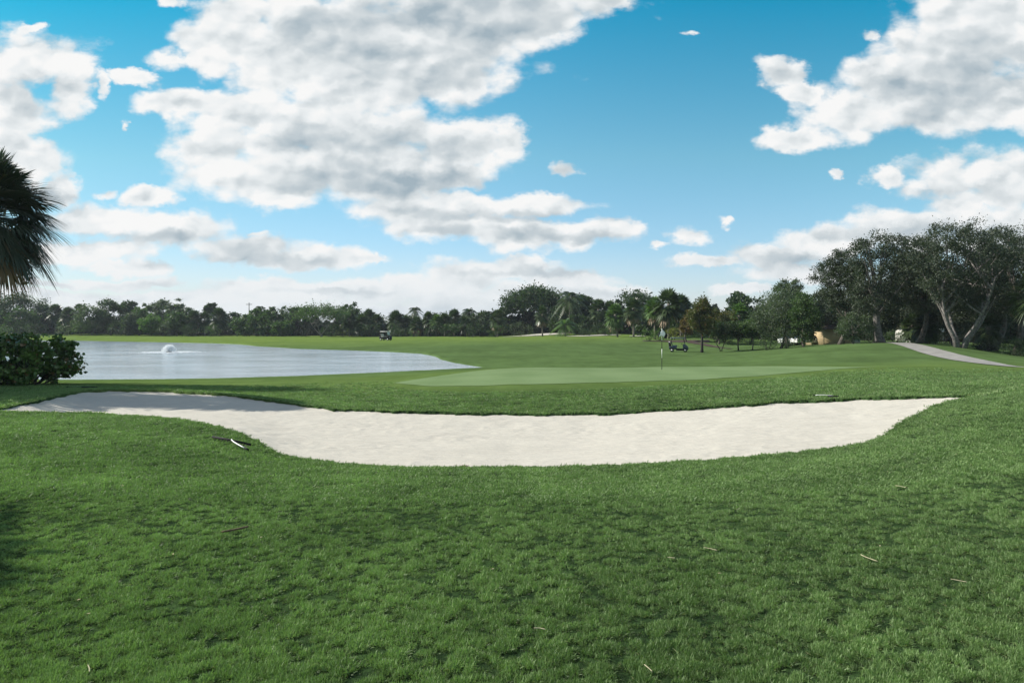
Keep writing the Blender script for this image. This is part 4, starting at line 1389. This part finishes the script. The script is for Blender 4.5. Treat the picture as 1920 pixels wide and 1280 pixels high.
    (SH, 62, 603, 209, 50, 'leaf_dark', 'dark shrub between the broad far left tree and the first fan palm', dict(leaf=.3, ncl=30)),
    (SH, 118, 607, 206, 36, 'leaf_grey', 'grey-green shrub under the first pair of fan palms', dict(leaf=.3, ncl=24)),
    (SH, 150, 603, 206, 40, 'leaf_mid', 'green shrub left of the pale grey-green tree foot', dict(leaf=.3, ncl=24)),
    (SH, 222, 600, 206, 44, 'leaf_dark', 'dark shrub in front of the near-black ragged tree', dict(leaf=.3, ncl=28)),
    (SH, 308, 604, 204, 36, 'leaf_grey', 'grey shrub just right of the bright lime tree', dict(leaf=.3, ncl=24)),
    (SH, 358, 608, 202, 40, 'leaf_dark', 'dark shrub at the foot of the first dark fan palm', dict(leaf=.3, ncl=26)),
    (SH, 398, 608, 201, 40, 'leaf_mid', 'green shrub at the foot of the last dark fan palm', dict(leaf=.3, ncl=26)),
    (SH, 498, 604, 197, 40, 'leaf_mid', 'green shrub below the feathery palm by the power pole', dict(leaf=.3, ncl=26)),
    (SH, 620, 606, 192, 50, 'leaf_dark', 'dark shrub right behind the pale twin trunks', dict(leaf=.3, ncl=30)),
    (SH, 690, 604, 184, 56, 'leaf_dark', 'dark shrub at the foot of the palm clump above the first cart', dict(leaf=.3, ncl=30)),
    (SH, 745, 607, 181, 44, 'leaf_dark', 'dark shrub under the large round fan palm right of the sky gap', dict(leaf=.3, ncl=26)),
    (SH, 808, 606, 181, 44, 'leaf_dark', 'dark shrub under the narrow fan palm in the row', dict(leaf=.3, ncl=26)),
    (SH, 843, 605, 180, 40, 'leaf_mid', 'green shrub under the palms beside the smoke plume', dict(leaf=.3, ncl=26)),
    (SH, 886, 603, 178, 44, 'leaf_dark', 'dark shrub left of the dark bushy tree in the centre', dict(leaf=.3, ncl=26)),
    (SH, 930, 606, 176, 36, 'leaf_mid', 'green shrub at the foot of the skirted fan palm', dict(leaf=.3, ncl=22)),
    (SH, 1100, 604, 156, 60, 'leaf_dark', 'dark shrub right of the low coconut palm', dict(leaf=.25, ncl=36)),
    (SH, 1140, 606, 152, 40, 'leaf_mid', 'green shrub left of the leaning trunk', dict(leaf=.22, ncl=26)),
    (BT, 40, 575, 214, 60, 'leaf_mid', 'mid green tree standing before the broad far left tree', dict(crown_base=.05)),
    (BT, 133, 580, 216, 44, 'leaf_dark', 'dark round tree between the second and third fan palms', dict(crown_base=.05)),
    (BT, 262, 574, 214, 48, 'leaf_mid', 'mid green tree between the ragged tree and the bright lime tree', dict(crown_base=.05)),
    (BT, 352, 572, 214, 46, 'leaf_dark', 'dark round tree behind the first dark fan palm', dict(crown_base=.05)),
    (BT, 500, 582, 200, 44, 'leaf_mid', 'mid green round tree just left of the grey tree', dict(crown_base=.02)),
    (BT, 690, 588, 200, 80, 'leaf_dark', 'dark spreading tree behind the palm clump above the first cart', dict(crown_base=.02, ncl=70)),
    (BT, 765, 590, 198, 66, 'leaf_dark', 'dark low tree behind the rust-fronded palm', dict(crown_base=.02, ncl=60)),
    (BT, 825, 588, 198, 70, 'leaf_dark', 'dark low tree behind the palms under the smoke', dict(crown_base=.02, ncl=60)),
    (BT, 1722, 436, 70, 120, 'leaf_oak', 'tall oak crown filling the gap between the broad oak and the largest oak', dict(crown_base=.25, leaf=.12, ncl=170, per=60, hollow=.2, spread=.6)),
    (BT, 1860, 425, 70, 130, 'leaf_oak', 'tall oak crown rising just behind the right half of the largest oak', dict(crown_base=.25, leaf=.12, ncl=170, per=60, hollow=.2, spread=.6)),
    (BT, 1640, 520, 78, 130, 'leaf_oak', 'dark leafy tree directly behind the stout grey trunk', dict(crown_base=.12, leaf=.15, ncl=160, per=50, hollow=.1)),
    (BT, 1790, 500, 76, 120, 'leaf_oak', 'dark leafy tree directly behind the forked pale trunk', dict(crown_base=.12, leaf=.15, ncl=150, per=50, hollow=.1)),
    (BT, 1560, 560, 100, 90, 'leaf_dark', 'dark tree tucked behind the tan building', dict(crown_base=.05, leaf=.16, ncl=90)),
]
for i, (k, px, top, d, wp, mat, lab, op) in enumerate(LINE):
    sd = 100 + i * 7
    if k == BT:
        tree('broadleaf_tree', lab, px, top, d, wp, mat, seed=sd, **op)
    elif k == FP:
        fan_palm('fan_palm', lab, px, top, d, wp, mat, seed=sd, **op)
    elif k == EP:
        feather_palm('feather_palm', lab, px, top, d, wp, mat, seed=sd, **op)
    else:
        shrub('shrub', lab, px, top, d, wp, mat, sd, **op)

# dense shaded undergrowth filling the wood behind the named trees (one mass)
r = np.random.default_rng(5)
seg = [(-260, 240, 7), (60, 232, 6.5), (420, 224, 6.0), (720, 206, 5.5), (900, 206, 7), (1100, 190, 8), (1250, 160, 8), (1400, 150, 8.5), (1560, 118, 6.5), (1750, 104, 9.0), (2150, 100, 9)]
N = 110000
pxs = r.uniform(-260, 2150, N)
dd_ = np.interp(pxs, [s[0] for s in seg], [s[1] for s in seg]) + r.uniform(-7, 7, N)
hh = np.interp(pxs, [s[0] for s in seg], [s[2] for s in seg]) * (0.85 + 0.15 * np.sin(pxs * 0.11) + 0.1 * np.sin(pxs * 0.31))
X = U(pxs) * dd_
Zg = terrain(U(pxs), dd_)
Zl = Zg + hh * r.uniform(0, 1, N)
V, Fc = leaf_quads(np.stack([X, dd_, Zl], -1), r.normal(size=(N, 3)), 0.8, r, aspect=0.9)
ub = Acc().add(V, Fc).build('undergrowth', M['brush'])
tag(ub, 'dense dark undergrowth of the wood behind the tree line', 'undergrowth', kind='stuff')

# ------------------------------------------------------------------ near palm at the left edge
def near_palm(name, label, loc, hub_h, R, seed, nf=96, nseg=44):
    r = np.random.default_rng(seed)
    root = empty(name, loc)
    tag(root, label, 'palm', 'large fan palms at the left edge')
    hub = np.array([0, 0, hub_h])
    acc = Acc(); dd = Acc()
    for i in range(nf):
        q = (i + 0.5) / nf
        el = math.radians(86 - 136 * q)
        az = i * 2.39996 + r.normal() * 0.2
        dv = np.array([math.cos(az) * math.cos(el), math.sin(az) * math.cos(el), math.sin(el)])
        fan_frond(dd if q > 0.95 else acc, hub + np.array([0, 0, -0.3 * R * q]), dv, R * r.uniform(0.42, 0.58), R * r.uniform(0.50, 0.66), nseg, r,
                  droop=0.22 + 0.48 * q, wseg=0.05, steps=5)
    acc.build('crown', M['frond_near'], root)
    dd.build('dead_fronds', M['frond_dead'], root)
    t = np.linspace(0, 1, 14)[:, None]
    pts = np.array([0, 0, -0.3]) * (1 - t) + hub * t
    rr = 0.17 * (1.1 - 0.15 * t[:, 0]) * (1 + 0.03 * np.sin(np.arange(14) * 2.1)); rr[0] *= 1.3; rr[-3:] *= 1.5
    Acc().tube(pts, rr, 14).build('trunk', M['palm_bark'], root, smooth=True)
    return root


PD = 24.0
px0 = -16
xg = U(px0) * PD
near_palm('fan_palm', 'big dark fan palm with drooping fronds at the left edge of the photo', (xg, PD, gz(xg, PD)), (HY - 385) / F * PD - gz(xg, PD), 2.15, 5)
# trees standing outside the frame, whose shade lies over the lawn and the bunker's left end
for x, y, Ht, Wd, lab in ((-26.5, 23.5, 10.5, 9.0, 'broad tree outside the left edge shading the bunker end'),
                          (-30.0, 31.0, 11.5, 9.5, 'broad tree outside the left edge beyond the seagrape bushes'),
                          (-34.0, 33.0, 19.0, 10.5, 'tallest tree outside the left edge behind the others'),
                          (-13.4, 6.2, 7.4, 4.2, 'small tree outside the left edge shading the lawn corner')):
    px_ = HX + F * x / y
    tree('broadleaf_tree', lab, px_, HY - (Ht + gz(x, y)) / y * F, y, Wd / y * F, 'leaf_dark', seed=int(900 + y), crown_base=.28, leaf=.20, ncl=110, per=50)

# ------------------------------------------------------------------ seagrape bush at the left
def seagrape(label, px, d, W, H, seed, ncl=120):
    r = np.random.default_rng(seed)
    g = ground_at(px, d)
    root = empty('seagrape_bush', tuple(g))
    tag(root, label, 'bush')
    cc, LP, off = crown_points(W, H * 0.97, H * 0.03, ncl, 34, r, 'hedge', 0.30, 0.3)
    LP[:, 1] *= 0.8
    n = len(LP)
    # round leathery leaves: hexagonal discs
    D = r.normal(size=(n, 3)) * 0.7 + np.array([0, 0, 0.5]); D /= np.linalg.norm(D, axis=1)[:, None]
    A = np.cross(D, r.normal(size=(n, 3))); A /= np.linalg.norm(A, axis=1)[:, None]
    B = np.cross(D, A)
    s = 0.075 * r.uniform(0.7, 1.35, n)[:, None]
    V = []
    for k in range(7):
        a = k * 2 * math.pi / 7
        V.append(LP + A * s * math.cos(a) + B * s * math.sin(a) + D * s * 0.18 * math.cos(2 * a))
    V = np.stack(V, 1).reshape(-1, 3)
    Fc = np.arange(n)[:, None] * 7 + np.arange(7)[None]
    Acc().add(V, Fc).build('foliage', M['seagrape'], root)
    st = Acc()
    for c_ in cc[:: max(1, len(cc) // 22)]:
        t_ = np.linspace(0, 1, 6)[:, None]
        b0 = np.array([c_[0] * .35, c_[1] * .2, -0.1])
        mid = np.array([c_[0] * .6, c_[1] * .5, c_[2] * .35])
        st.tube(b0 * (1 - t_) ** 2 + 2 * mid * t_ * (1 - t_) + c_ * t_ ** 2, np.linspace(0.04, 0.012, 6), 6, cap=False)
    st.build('stem', M['bark_dark'], root)
    return root


seagrape('round-leaved dark seagrape bush at the pond edge, bottom left', 38, 32.5, 4.3, 2.3, 3, 220)
seagrape('second seagrape bush running out of the left edge beside the pond', -60, 32.8, 4.2, 2.4, 4, 150)

# ------------------------------------------------------------------ flagstick
def flagstick():
    g = ground_at(1241, 36)
    root = empty('flagstick', tuple(g))
    tag(root, 'tall flagstick with a white and black flag standing on the green', 'flag')
    H = 2.12
    bands = [(0, 0.62, 'black'), (0.62, 1.10, 'white'), (1.10, 1.55, 'black'), (1.55, H, 'white')]
    for a_, b_, c_ in bands:
        Acc().tube([(0, 0, a_ - (0.1 if a_ == 0 else 0)), (0, 0, b_)], 0.016, 10).build('pole_band', M[c_], root, smooth=True)
    Acc().tube([(0, 0, H), (0, 0, H + 0.03), (0, 0, H + 0.05)], [0.028, 0.03, 0.012], 10).build('finial', M['white'], root, smooth=True)
    # softly furled cloth, hanging in folds
    nx, nz = 18, 10
    def cloth(u0, u1, v0, v1, mat, name):
        uu = np.linspace(u0, u1, nx); vv = np.linspace(v0, v1, nz)
        Uq, Vq = np.meshgrid(uu, vv)
        x = Uq * 0.26 + 0.03 * np.sin(Vq * 5)
        y = 0.05 * np.sin(Uq * 9 + Vq * 2) * (0.3 + Uq)
        z = H - 0.02 - Vq * 0.30 - 0.22 * np.abs(Uq) ** 1.4 + 0.02 * np.sin(Uq * 8)
        G_ = np.stack([x, y, z], -1)
        o = grid_mesh(name, G_, M[mat]); o.parent = root
        s_ = o.modifiers.new('thickness', 'SOLIDIFY'); s_.thickness = 0.003
    cloth(0.02, 0.55, 0.0, 1.0, 'white', 'flag_cloth')
    cloth(0.55, 1.0, 0.0, 1.0, 'flag_black', 'flag_cloth')
    cloth(-0.45, -0.02, 0.12, 0.95, 'white', 'flag_cloth')
    cloth(-0.8, -0.45, 0.12, 0.95, 'flag_black', 'flag_cloth')
    return root


flagstick()

# ------------------------------------------------------------------ golf carts (x = forward)
def rotY(a):
    c, s = math.cos(a), math.sin(a)
    return [[c, 0, s], [0, 1, 0], [-s, 0, c]]


def golf_cart(label, px, d, rz, body, roof, seat, gap=0.0):
    g = ground_at(px, d)
    root = empty('golf_cart', tuple(g), rz)
    tag(root, label, 'golf cart', 'golf carts on the course')
    # side profile of the body, extruded across the width then turned so x is forward
    def side(prof, y0, y1, name, mat):
        a = Acc()
        k = len(prof)
        V = [(p[0], y0, p[1]) for p in prof] + [(p[0], y1, p[1]) for p in prof]
        c = np.mean(np.array(prof), axis=0)
        V += [(c[0], y0, c[1]), (c[0], y1, c[1])]
        fs = []
        for j in range(k):
            q = (j + 1) % k
            fs += [(j, q, k + q, k + j), (2 * k, q, j, j), (2 * k + 1, k + j, k + q, k + q)]
        a.add(V, np.array(fs))
        o = a.build(name, mat, root)
        bv = o.modifiers.new('bevel', 'BEVEL'); bv.width = 0.02; bv.segments = 2
        return o
    side([(0.62, 0.28), (1.18, 0.26), (1.24, 0.42), (1.20, 0.68), (0.98, 0.90), (0.66, 1.00), (0.54, 0.96), (0.56, 0.4)], -0.56, 0.56, 'front_cowl', body)
    side([(-1.12, 0.34), (-0.22, 0.34), (-0.20, 0.66), (-0.40, 0.74), (-1.08, 0.76), (-1.20, 0.58)], -0.56, 0.56, 'rear_body', body)
    side([(-0.28, 0.19), (0.62, 0.19), (0.62, 0.40), (0.50, 0.43), (-0.24, 0.43)], -0.55, 0.55, 'floor_pan', M['black'])
    side([(-0.72, 0.70), (-0.18, 0.70), (-0.14, 0.78), (-0.20, 0.87), (-0.72, 0.85)], -0.50, 0.50, 'seat', seat)
    side([(-0.80, 0.80), (-0.70, 0.79), (-0.84, 1.32), (-0.94, 1.31)], -0.50, 0.50, 'seat_back', seat)
    side([(-1.22, 0.38), (-0.98, 0.36), (-0.98, 0.42), (-1.22, 0.44)], -0.42, 0.42, 'bag_rack', M['black'])
    # roof
    o = Acc().box((-0.05, 0, 1.80), (1.95, 1.18, 0.11), bev=0.05).build('roof', roof, root)
    for sx_, sy in ((-0.84, -0.5), (-0.84, 0.5), (0.70, -0.5), (0.70, 0.5)):
        p = [(-1.0, sy, 0.64), (-0.84, sy, 1.77)] if sx_ < 0 else [(0.84, sy, 0.86), (0.64, sy, 1.77)]
        Acc().tube(p, 0.04, 6).build('roof_post', M['black'], root)
    Acc().box((0.745, 0, 1.31), (0.012, 0.94, 0.86), rot=None).build('windshield', M['glass'], root)
    root_ws = root.children[-1] if root.children else None
    Acc().tube([(0.60, 0.25, 0.86), (0.40, 0.25, 1.02)], 0.018, 6).build('steering_column', M['black'], root)
    an = np.linspace(0, 2 * np.pi, 17)
    ring = np.stack([0.40 + 0.08 * np.sin(an) * 0.9, 0.25 + 0.17 * np.cos(an), 1.02 + 0.13 * np.sin(an)], -1)
    Acc().tube(ring, 0.013, 5, cap=False).build('steering_wheel', M['black'], root)
    for wx in (-0.80, 0.86):
        for wy in (-0.50, 0.50):
            w_ = Acc().tube([(wx, wy - 0.09, 0.22), (wx, wy - 0.06, 0.22), (wx, wy + 0.06, 0.22), (wx, wy + 0.09, 0.22)], [0.19, 0.23, 0.23, 0.19], 18).build('wheel', M['tyre'], root, smooth=False)
            Acc().tube([(wx, wy - 0.095, 0.22), (wx, wy + 0.095, 0.22)], 0.12, 14).build('hub', M['steel'], w_)
    for sy in (-0.38, 0.38):
        Acc().box((1.212, sy, 0.56), (0.03, 0.14, 0.09), bev=0.01).build('headlight', M['white'], root)
    # two golf bags strapped on the back
    for sy in (-0.2, 0.2):
        b_ = Acc().tube([(-1.05, sy, 0.44), (-1.14, sy, 1.10), (-1.15, sy, 1.22)], [0.11, 0.13, 0.12], 10).build('golf_bag', M['flag_black'] if sy < 0 else M['navy'], root)
        c_ = Acc()
        for q in range(5):
            c_.tube([(-1.14 + 0.03 * q, sy + 0.03 * (q - 2), 1.1), (-1.18 + 0.03 * q, sy + 0.035 * (q - 2), 1.33)], [0.006, 0.018], 5)
        c_.build('club_heads', M['steel'], b_)
    return root


golf_cart('navy golf cart with a dark roof parked on the slope right of the flag', 1272, 88, math.radians(-12), M['navy'], M['slate'], M['slate'])
golf_cart('small white-roofed golf cart far down the fairway beyond the pond', 723, 140, math.radians(-25), M['black'], M['white'], M['cream'])


# ------------------------------------------------------------------ bunker rakes
def rake(label, px, d, ang_head, head_len, ang_handle, handle_len, white_handle=True, lift=0.05, curve=0.12):
    g = ground_at(px, d)
    root = empty('bunker_rake', (g.x, g.y, g.z + lift))
    tag(root, label, 'rake', 'bunker rakes')
    def P(a, l, zz=0.0, off=0.0):
        x = g.x + math.cos(a) * l - math.sin(a) * off
        y = g.y + math.sin(a) * l + math.cos(a) * off
        return (x - g.x, y - g.y, gz(x, y) - g.z + zz)
    a = math.radians(ang_head)
    Acc().tube([P(a, -head_len / 2), P(a, 0), P(a, head_len / 2)], 0.016, 8).build('rake_head', M['black'], root)
    t = Acc()
    for q in np.linspace(-head_len / 2 + 0.03, head_len / 2 - 0.03, 14):
        p = np.array(P(a, q))
        t.tube([p, p + np.array([0.02, -0.05, -0.04])], [0.008, 0.004], 5)
    t.build('tines', M['black'], root)
    b = math.radians(ang_handle)
    n = 9
    pts = [P(b, handle_len * i / n, 0.01 + 0.02 * math.sin(i / n * 3.1), curve * math.sin(i / n * math.pi)) for i in range(n + 1)]
    k = n - 1
    h = Acc().tube(pts[:k + 1], 0.009, 8).build('handle', M['white'] if white_handle else M['navy'], root, smooth=True)
    Acc().tube(pts[k:], 0.015, 8).build('grip', M['black'], h)
    return root


rake('rake with black head and curved white handle lying on the near lawn left', 434, 10.4, -12, 0.66, -50, 0.74, curve=-0.06)
rake('dark blue rake lying in the shade behind the bunker at left', 168, 27.2, 8, 0.6, 174, 1.0, white_handle=False)
rake('rake with white handle lying at the back lip of the bunker right', 1562, 18.72, -10, 0.28, 152, 0.50, curve=0.03)

# ------------------------------------------------------------------ fountain
def fountain():
    x, y = U(317) * 91, 91.0
    root = empty('fountain', (x, y, WATER))
    tag(root, 'white fountain spray bubbling up in the pond', 'fountain')
    r = np.random.default_rng(9)
    Acc().tube([(0, 0, -0.1), (0, 0, 0.12)], 0.35, 14).build('float', M['black'], root)
    n = 3600
    a = r.uniform(0, 2 * np.pi, n); s = r.uniform(0.02, 1, n); rr = 1.05 * np.sqrt(r.uniform(0.02, 1, n))
    peak = 0.9 * r.uniform(0.55, 1.0, n)
    px_ = rr * s * np.cos(a) + r.normal(size=n) * 0.04; py_ = rr * s * np.sin(a) + r.normal(size=n) * 0.04
    pz_ = 0.1 + 4 * peak * s * (1 - s) * (0.9 + 0.1 * r.normal(size=n))
    C = np.stack([px_, py_, np.maximum(pz_, 0.02)], -1)
    V, Fc = leaf_quads(C, r.normal(size=(n, 3)), 0.07, r, aspect=0.9)
    Acc().add(V, Fc).build('spray', M['spray'], root)
    n = 3500
    a = r.uniform(0, 2 * np.pi, n); q = 1.2 + np.abs(r.normal(size=n)) * 1.1
    C = np.stack([q * np.cos(a), q * np.sin(a), np.full(n, 0.012)], -1)
    D = r.normal(size=(n, 3)) * np.array([1, 1, 0.15])
    V, Fc = leaf_quads(C, D, 0.10, r, aspect=0.9)
    V[:, 2] = np.clip(V[:, 2], 0.006, 0.05)
    Acc().add(V, Fc).build('foam', M['spray'], root)


fountain()

# ------------------------------------------------------------------ buildings, cars and poles beyond the trees
def house(label, px, d, W, D_, H, roof_h, wall, roof, rz=0.0, nwin=3, zadd=0.0):
    g = ground_at(px, d)
    root = empty('house', (g.x, g.y, g.z + zadd), rz)
    tag(root, label, 'house')
    Acc().box((0, 0, H / 2 - 0.2), (W, D_, H + 0.4)).build('wall', wall, root)
    o = 0.5
    a = Acc()
    V = [(-W / 2 - o, -D_ / 2 - o, H), (W / 2 + o, -D_ / 2 - o, H), (W / 2 + o, D_ / 2 + o, H), (-W / 2 - o, D_ / 2 + o, H),
         (-W / 2 + D_ * .35, 0, H + roof_h), (W / 2 - D_ * .35, 0, H + roof_h)]
    a.add(V, np.array([(0, 1, 5, 4), (2, 3, 4, 5), (1, 2, 5, 5), (3, 0, 4, 4), (0, 3, 2, 1)]))
    a.build('roof', roof, root)
    for i in range(nwin):
        x = (i - (nwin - 1) / 2) * W / nwin
        f = Acc().box((x, -D_ / 2 - 0.03, H * 0.5), (1.5, 0.08, 1.4)).build('window', M['white'], root)
        Acc().box((x, -D_ / 2 - 0.075, H * 0.5), (1.3, 0.03, 1.2)).build('pane', M['window'], f)
    Acc().box((W * 0.42, -D_ / 2 - 0.04, 1.05), (0.95, 0.08, 2.1)).build('door', M['white'], root)
    return root


house('house with a pale grey hipped roof showing between trees left of the second power pole', 438, 232, 9, 9, 2.9, 2.0, M['stucco_white'], M['roof_grey'], zadd=0.5)
house('pinkish house barely visible behind the fan palms at far left', 108, 240, 11, 8, 3.0, 1.6, M['stucco_pink'], M['roof_grey'])
house('tan stucco building glimpsed between trunks left of the broad oak', 1558, 92, 4.5, 6, 2.0, 0.7, M['stucco_tan'], M['roof_brown'], nwin=0)
house('pale house behind the trunks right of the broad oak', 1722, 100, 4, 5, 2.0, 0.7, M['stucco_white'], M['roof_brown'], nwin=0)


def car(label, px, d, rz):
    g = ground_at(px, d)
    root = empty('parked_car', tuple(g), rz)
    tag(root, label, 'car', 'cars parked beyond the trees')
    def ext(prof, w0, name, mat, par=root):
        k = len(prof)
        V = [(p[0], -w0, p[1]) for p in prof] + [(p[0], w0, p[1]) for p in prof]
        c = np.mean(np.array(prof), axis=0)
        V += [(c[0], -w0, c[1]), (c[0], w0, c[1])]
        fs = []
        for j in range(k):
            q = (j + 1) % k
            fs += [(j, q, k + q, k + j), (2 * k, q, j, j), (2 * k + 1, k + j, k + q, k + q)]
        a = Acc(); a.add(V, np.array(fs))
        o = a.build(name, mat, par)
        bv = o.modifiers.new('bevel', 'BEVEL'); bv.width = 0.05; bv.segments = 2
        return o
    ext([(-2.2, 0.35), (2.2, 0.32), (2.25, 0.62), (2.05, 0.80), (1.1, 0.92), (-1.9, 0.95), (-2.22, 0.85)], 0.88, 'body', M['white'])
    ext([(-1.75, 0.94), (1.05, 0.92), (0.35, 1.42), (-1.1, 1.45)], 0.74, 'cabin', M['window'])
    ext([(-1.12, 1.44), (0.36, 1.41), (0.25, 1.47), (-1.0, 1.50)], 0.70, 'roof', M['white'])
    for wx in (-1.35, 1.35):
        for wy in (-0.82, 0.82):
            w_ = Acc().tube([(wx, wy - 0.1, 0.32), (wx, wy + 0.1, 0.32)], 0.32, 18).build('wheel', M['tyre'], root)
            Acc().tube([(wx, wy - 0.11, 0.32), (wx, wy + 0.11, 0.32)], 0.19, 14).build('rim', M['steel'], w_)
    for sy in (-0.6, 0.6):
        Acc().box((2.24, sy, 0.66), (0.06, 0.3, 0.14)).build('headlight', M['glass'], root)


car('white car parked in shade left of the tan building', 1516, 92, 0.15)
car('white car half hidden behind bare stems under the round grey-green tree', 1490, 96, 0.3)


def power_pole(label, px, top, d):
    g = ground_at(px, d)
    H = (HY - top) / F * d - g.z
    root = empty('power_pole', tuple(g))
    tag(root, label, 'power pole', 'power poles behind the tree line')
    Acc().tube([(0, 0, -0.3), (0, 0, H)], [0.2, 0.13], 8).build('pole', M['pole_wood'], root, smooth=True)
    Acc().box((0, 0, H - 0.7), (2.2, 0.14, 0.16)).build('crossarm', M['pole_wood'], root)
    i_ = Acc()
    for x in (-1, -0.4, 0.4, 1):
        i_.tube([(x, 0, H - 0.62), (x, 0, H - 0.36)], 0.06, 6)
    i_.build('insulators', M['white'], root)


power_pole('power pole sticking up behind the dark trees at far left', 86, 560, 250)
power_pole('power pole with crossarm right of the grey-roofed house', 467, 567, 245)


# ------------------------------------------------------------------ litter on the lawn and in the sand
def litter(name, label, px, py_guess_d, pts, rad, mat, cat, group='dry stems lying on the near lawn', z=0.032):
    g = ground_at(px, py_guess_d)
    P = []
    for (a, b) in pts:
        a *= 0.6; b *= 0.6
        P.append((a, b, gz(g.x + a, g.y + b) - g.z + z))
    P = np.array(P)
    rad *= 0.8
    s = np.linspace(0, len(P) - 1, 12)
    Q = np.stack([np.interp(s, np.arange(len(P)), P[:, i]) for i in range(3)], -1)
    Q[1:-1] = (Q[:-2] + Q[1:-1] * 2 + Q[2:]) / 4
    rr = np.full(12, rad); rr[0] *= .5; rr[-1] *= .3
    o = Acc().tube(Q, rr, 6).build(name, M[mat], smooth=True)
    o.location = tuple(g)
    tag(o, label, cat, group)
    return o


def yd(py):          # distance of near lawn seen at row py (flat lawn about 1.62 below the eye)
    d = 4.0
    for _ in range(30):
        d = -tps(np.array([0.0]), np.array([d]))[0] * F / (py - HY)
    return d


litter('palm_stem', 'thick brown palm stem lying left of centre on the near lawn', 435, yd(1003), [(-.10, -.10), (0, 0), (.09, .13), (.14, .22)], .010, 'dry_brown', 'stem')
litter('dry_stem', 'pale bent stem high up on the right side of the near lawn', 1691, yd(946), [(-.045, .12), (0, .04), (.015, -.10)], .0036, 'dry', 'stem')
litter('dry_stem', 'faint grey stem right of centre below the bunker', 1385, yd(967), [(-.05, -.06), (0, 0), (.05, .08)], .003, 'dry', 'stem')
litter('dry_stem', 'long straw-coloured stem sloping down right of centre', 1332, yd(1041), [(-.06, .06), (0, 0), (.06, -.08)], .003, 'dry', 'stem')
litter('dry_stem', 'short white stem left of the long straw-coloured one', 1259, yd(1057), [(-.04, .02), (0, 0), (.04, -.02)], .0036, 'dry', 'stem')
litter('dry_stem', 'bright curved stem standing out on the right of the near lawn', 1628, yd(1070), [(-.02, .13), (-.012, .02), (.03, -.14)], .0036, 'dry', 'stem')
litter('dry_stem', 'thin green-yellow stem at lower right', 1798, yd(1120), [(-.05, .05), (0, 0), (.05, -.05)], .003, 'dry', 'stem')
litter('dry_stem', 'forked straw at the bottom left corner', 168, yd(1266), [(-.05, .06), (0, 0), (.03, -.05)], .003, 'dry', 'stem')
litter('dry_stem', 'thin straw at the bottom right of centre', 1215, yd(1265), [(-.02, .05), (0, 0), (.02, -.06)], .003, 'dry', 'stem')
litter('dry_stem', 'straw lying flat at the bottom centre', 1012, yd(1190), [(-.05, .01), (0, .01), (.05, -.02)], .003, 'dry', 'stem')
r = np.random.default_rng(31)
LV = [(132, 'tiny pale leaf at upper left of the near lawn', 974), (302, 'pale leaf above the brown palm stem', 987), (490, 'pale leaf right of the brown palm stem', 1016),
      (230, 'pale leaf left of centre in the shade', 932), (148, 'brown leaf in the shade at lower left', 1136), (167, 'white leaf just below the brown shaded one', 1163),
      (925, 'pale leaf left of the bottom centre straw', 1076), (1650, 'pale leaf right of the bright curved stem', 1050), (1350, 'orange-tan leaf amid the right lawn', 1090),
      (325, 'white leaf right of the shade at left', 1050), (690, 'straw leaf left of centre below the bunker', 905), (1108, 'pale leaf right under the bunker lip', 912)]
for px, lab, py in LV:
    g = ground_at(px, yd(py))
    a_ = r.uniform(0, 6.28)
    V = [(-.5, 0, 0), (-.1, .22, .12), (.5, 0, .06), (-.1, -.22, .14), (-.5, 0, -.03), (-.1, .22, .09), (.5, 0, .03), (-.1, -.22, .11)]
    s_ = 0.026 * (yd(py) / 4.5) ** 0.4
    V = np.array(V) * s_
    ca, sa_ = math.cos(a_), math.sin(a_)
    V = np.stack([V[:, 0] * ca - V[:, 1] * sa_, V[:, 0] * sa_ + V[:, 1] * ca, V[:, 2]], -1)
    ac = Acc().add(V, np.array([(0, 1, 2, 3), (7, 6, 5, 4), (0, 4, 5, 1), (1, 5, 6, 2), (2, 6, 7, 3), (3, 7, 4, 0)]))
    o = ac.build('fallen_leaf', M['dry_leaf'])
    o.location = (g.x, g.y, g.z + 0.036)
    tag(o, lab, 'leaf', 'fallen leaves on the near lawn')
# dark scrap of turf lying in the sand
gx = U(872) * 11.9
zz_ = float(sand_z(np.array([U(872)]), np.array([11.9]))[0])
a = Acc()
rr_ = np.random.default_rng(4)
for k in range(26):
    p = np.array([rr_.normal() * 0.035, rr_.normal() * 0.02, 0.01])
    a.tube([p, p + np.array([rr_.normal() * 0.03, rr_.normal() * 0.02, 0.025])], [0.006, 0.002], 4)
o = a.build('turf_scrap', M['dry_brown'])
o.location = (gx, 11.9, zz_ + 0.004)
tag(o, 'dark scrap of turf lying on the bunker sand', 'turf scrap')

# ------------------------------------------------------------------ thin haze volume, added to lift the dark tones
hm, b = mat_new('lift_haze')
pv = b.n('ShaderNodeVolumePrincipled')
pv.inputs['Color'].default_value = (0.80, 0.88, 1.0, 1)
pv.inputs['Density'].default_value = 0.00018
pv.inputs['Anisotropy'].default_value = 0.2
ho = b.n('ShaderNodeOutputMaterial')
hm.node_tree.links.new(pv.outputs[0], ho.inputs['Volume'])
hz = Acc().box((0, 200, 8.5), (3400, 1420, 31)).build('haze', hm)
tag(hz, 'thin haze added over the golf course to lift its dark tones', 'haze', kind='stuff')
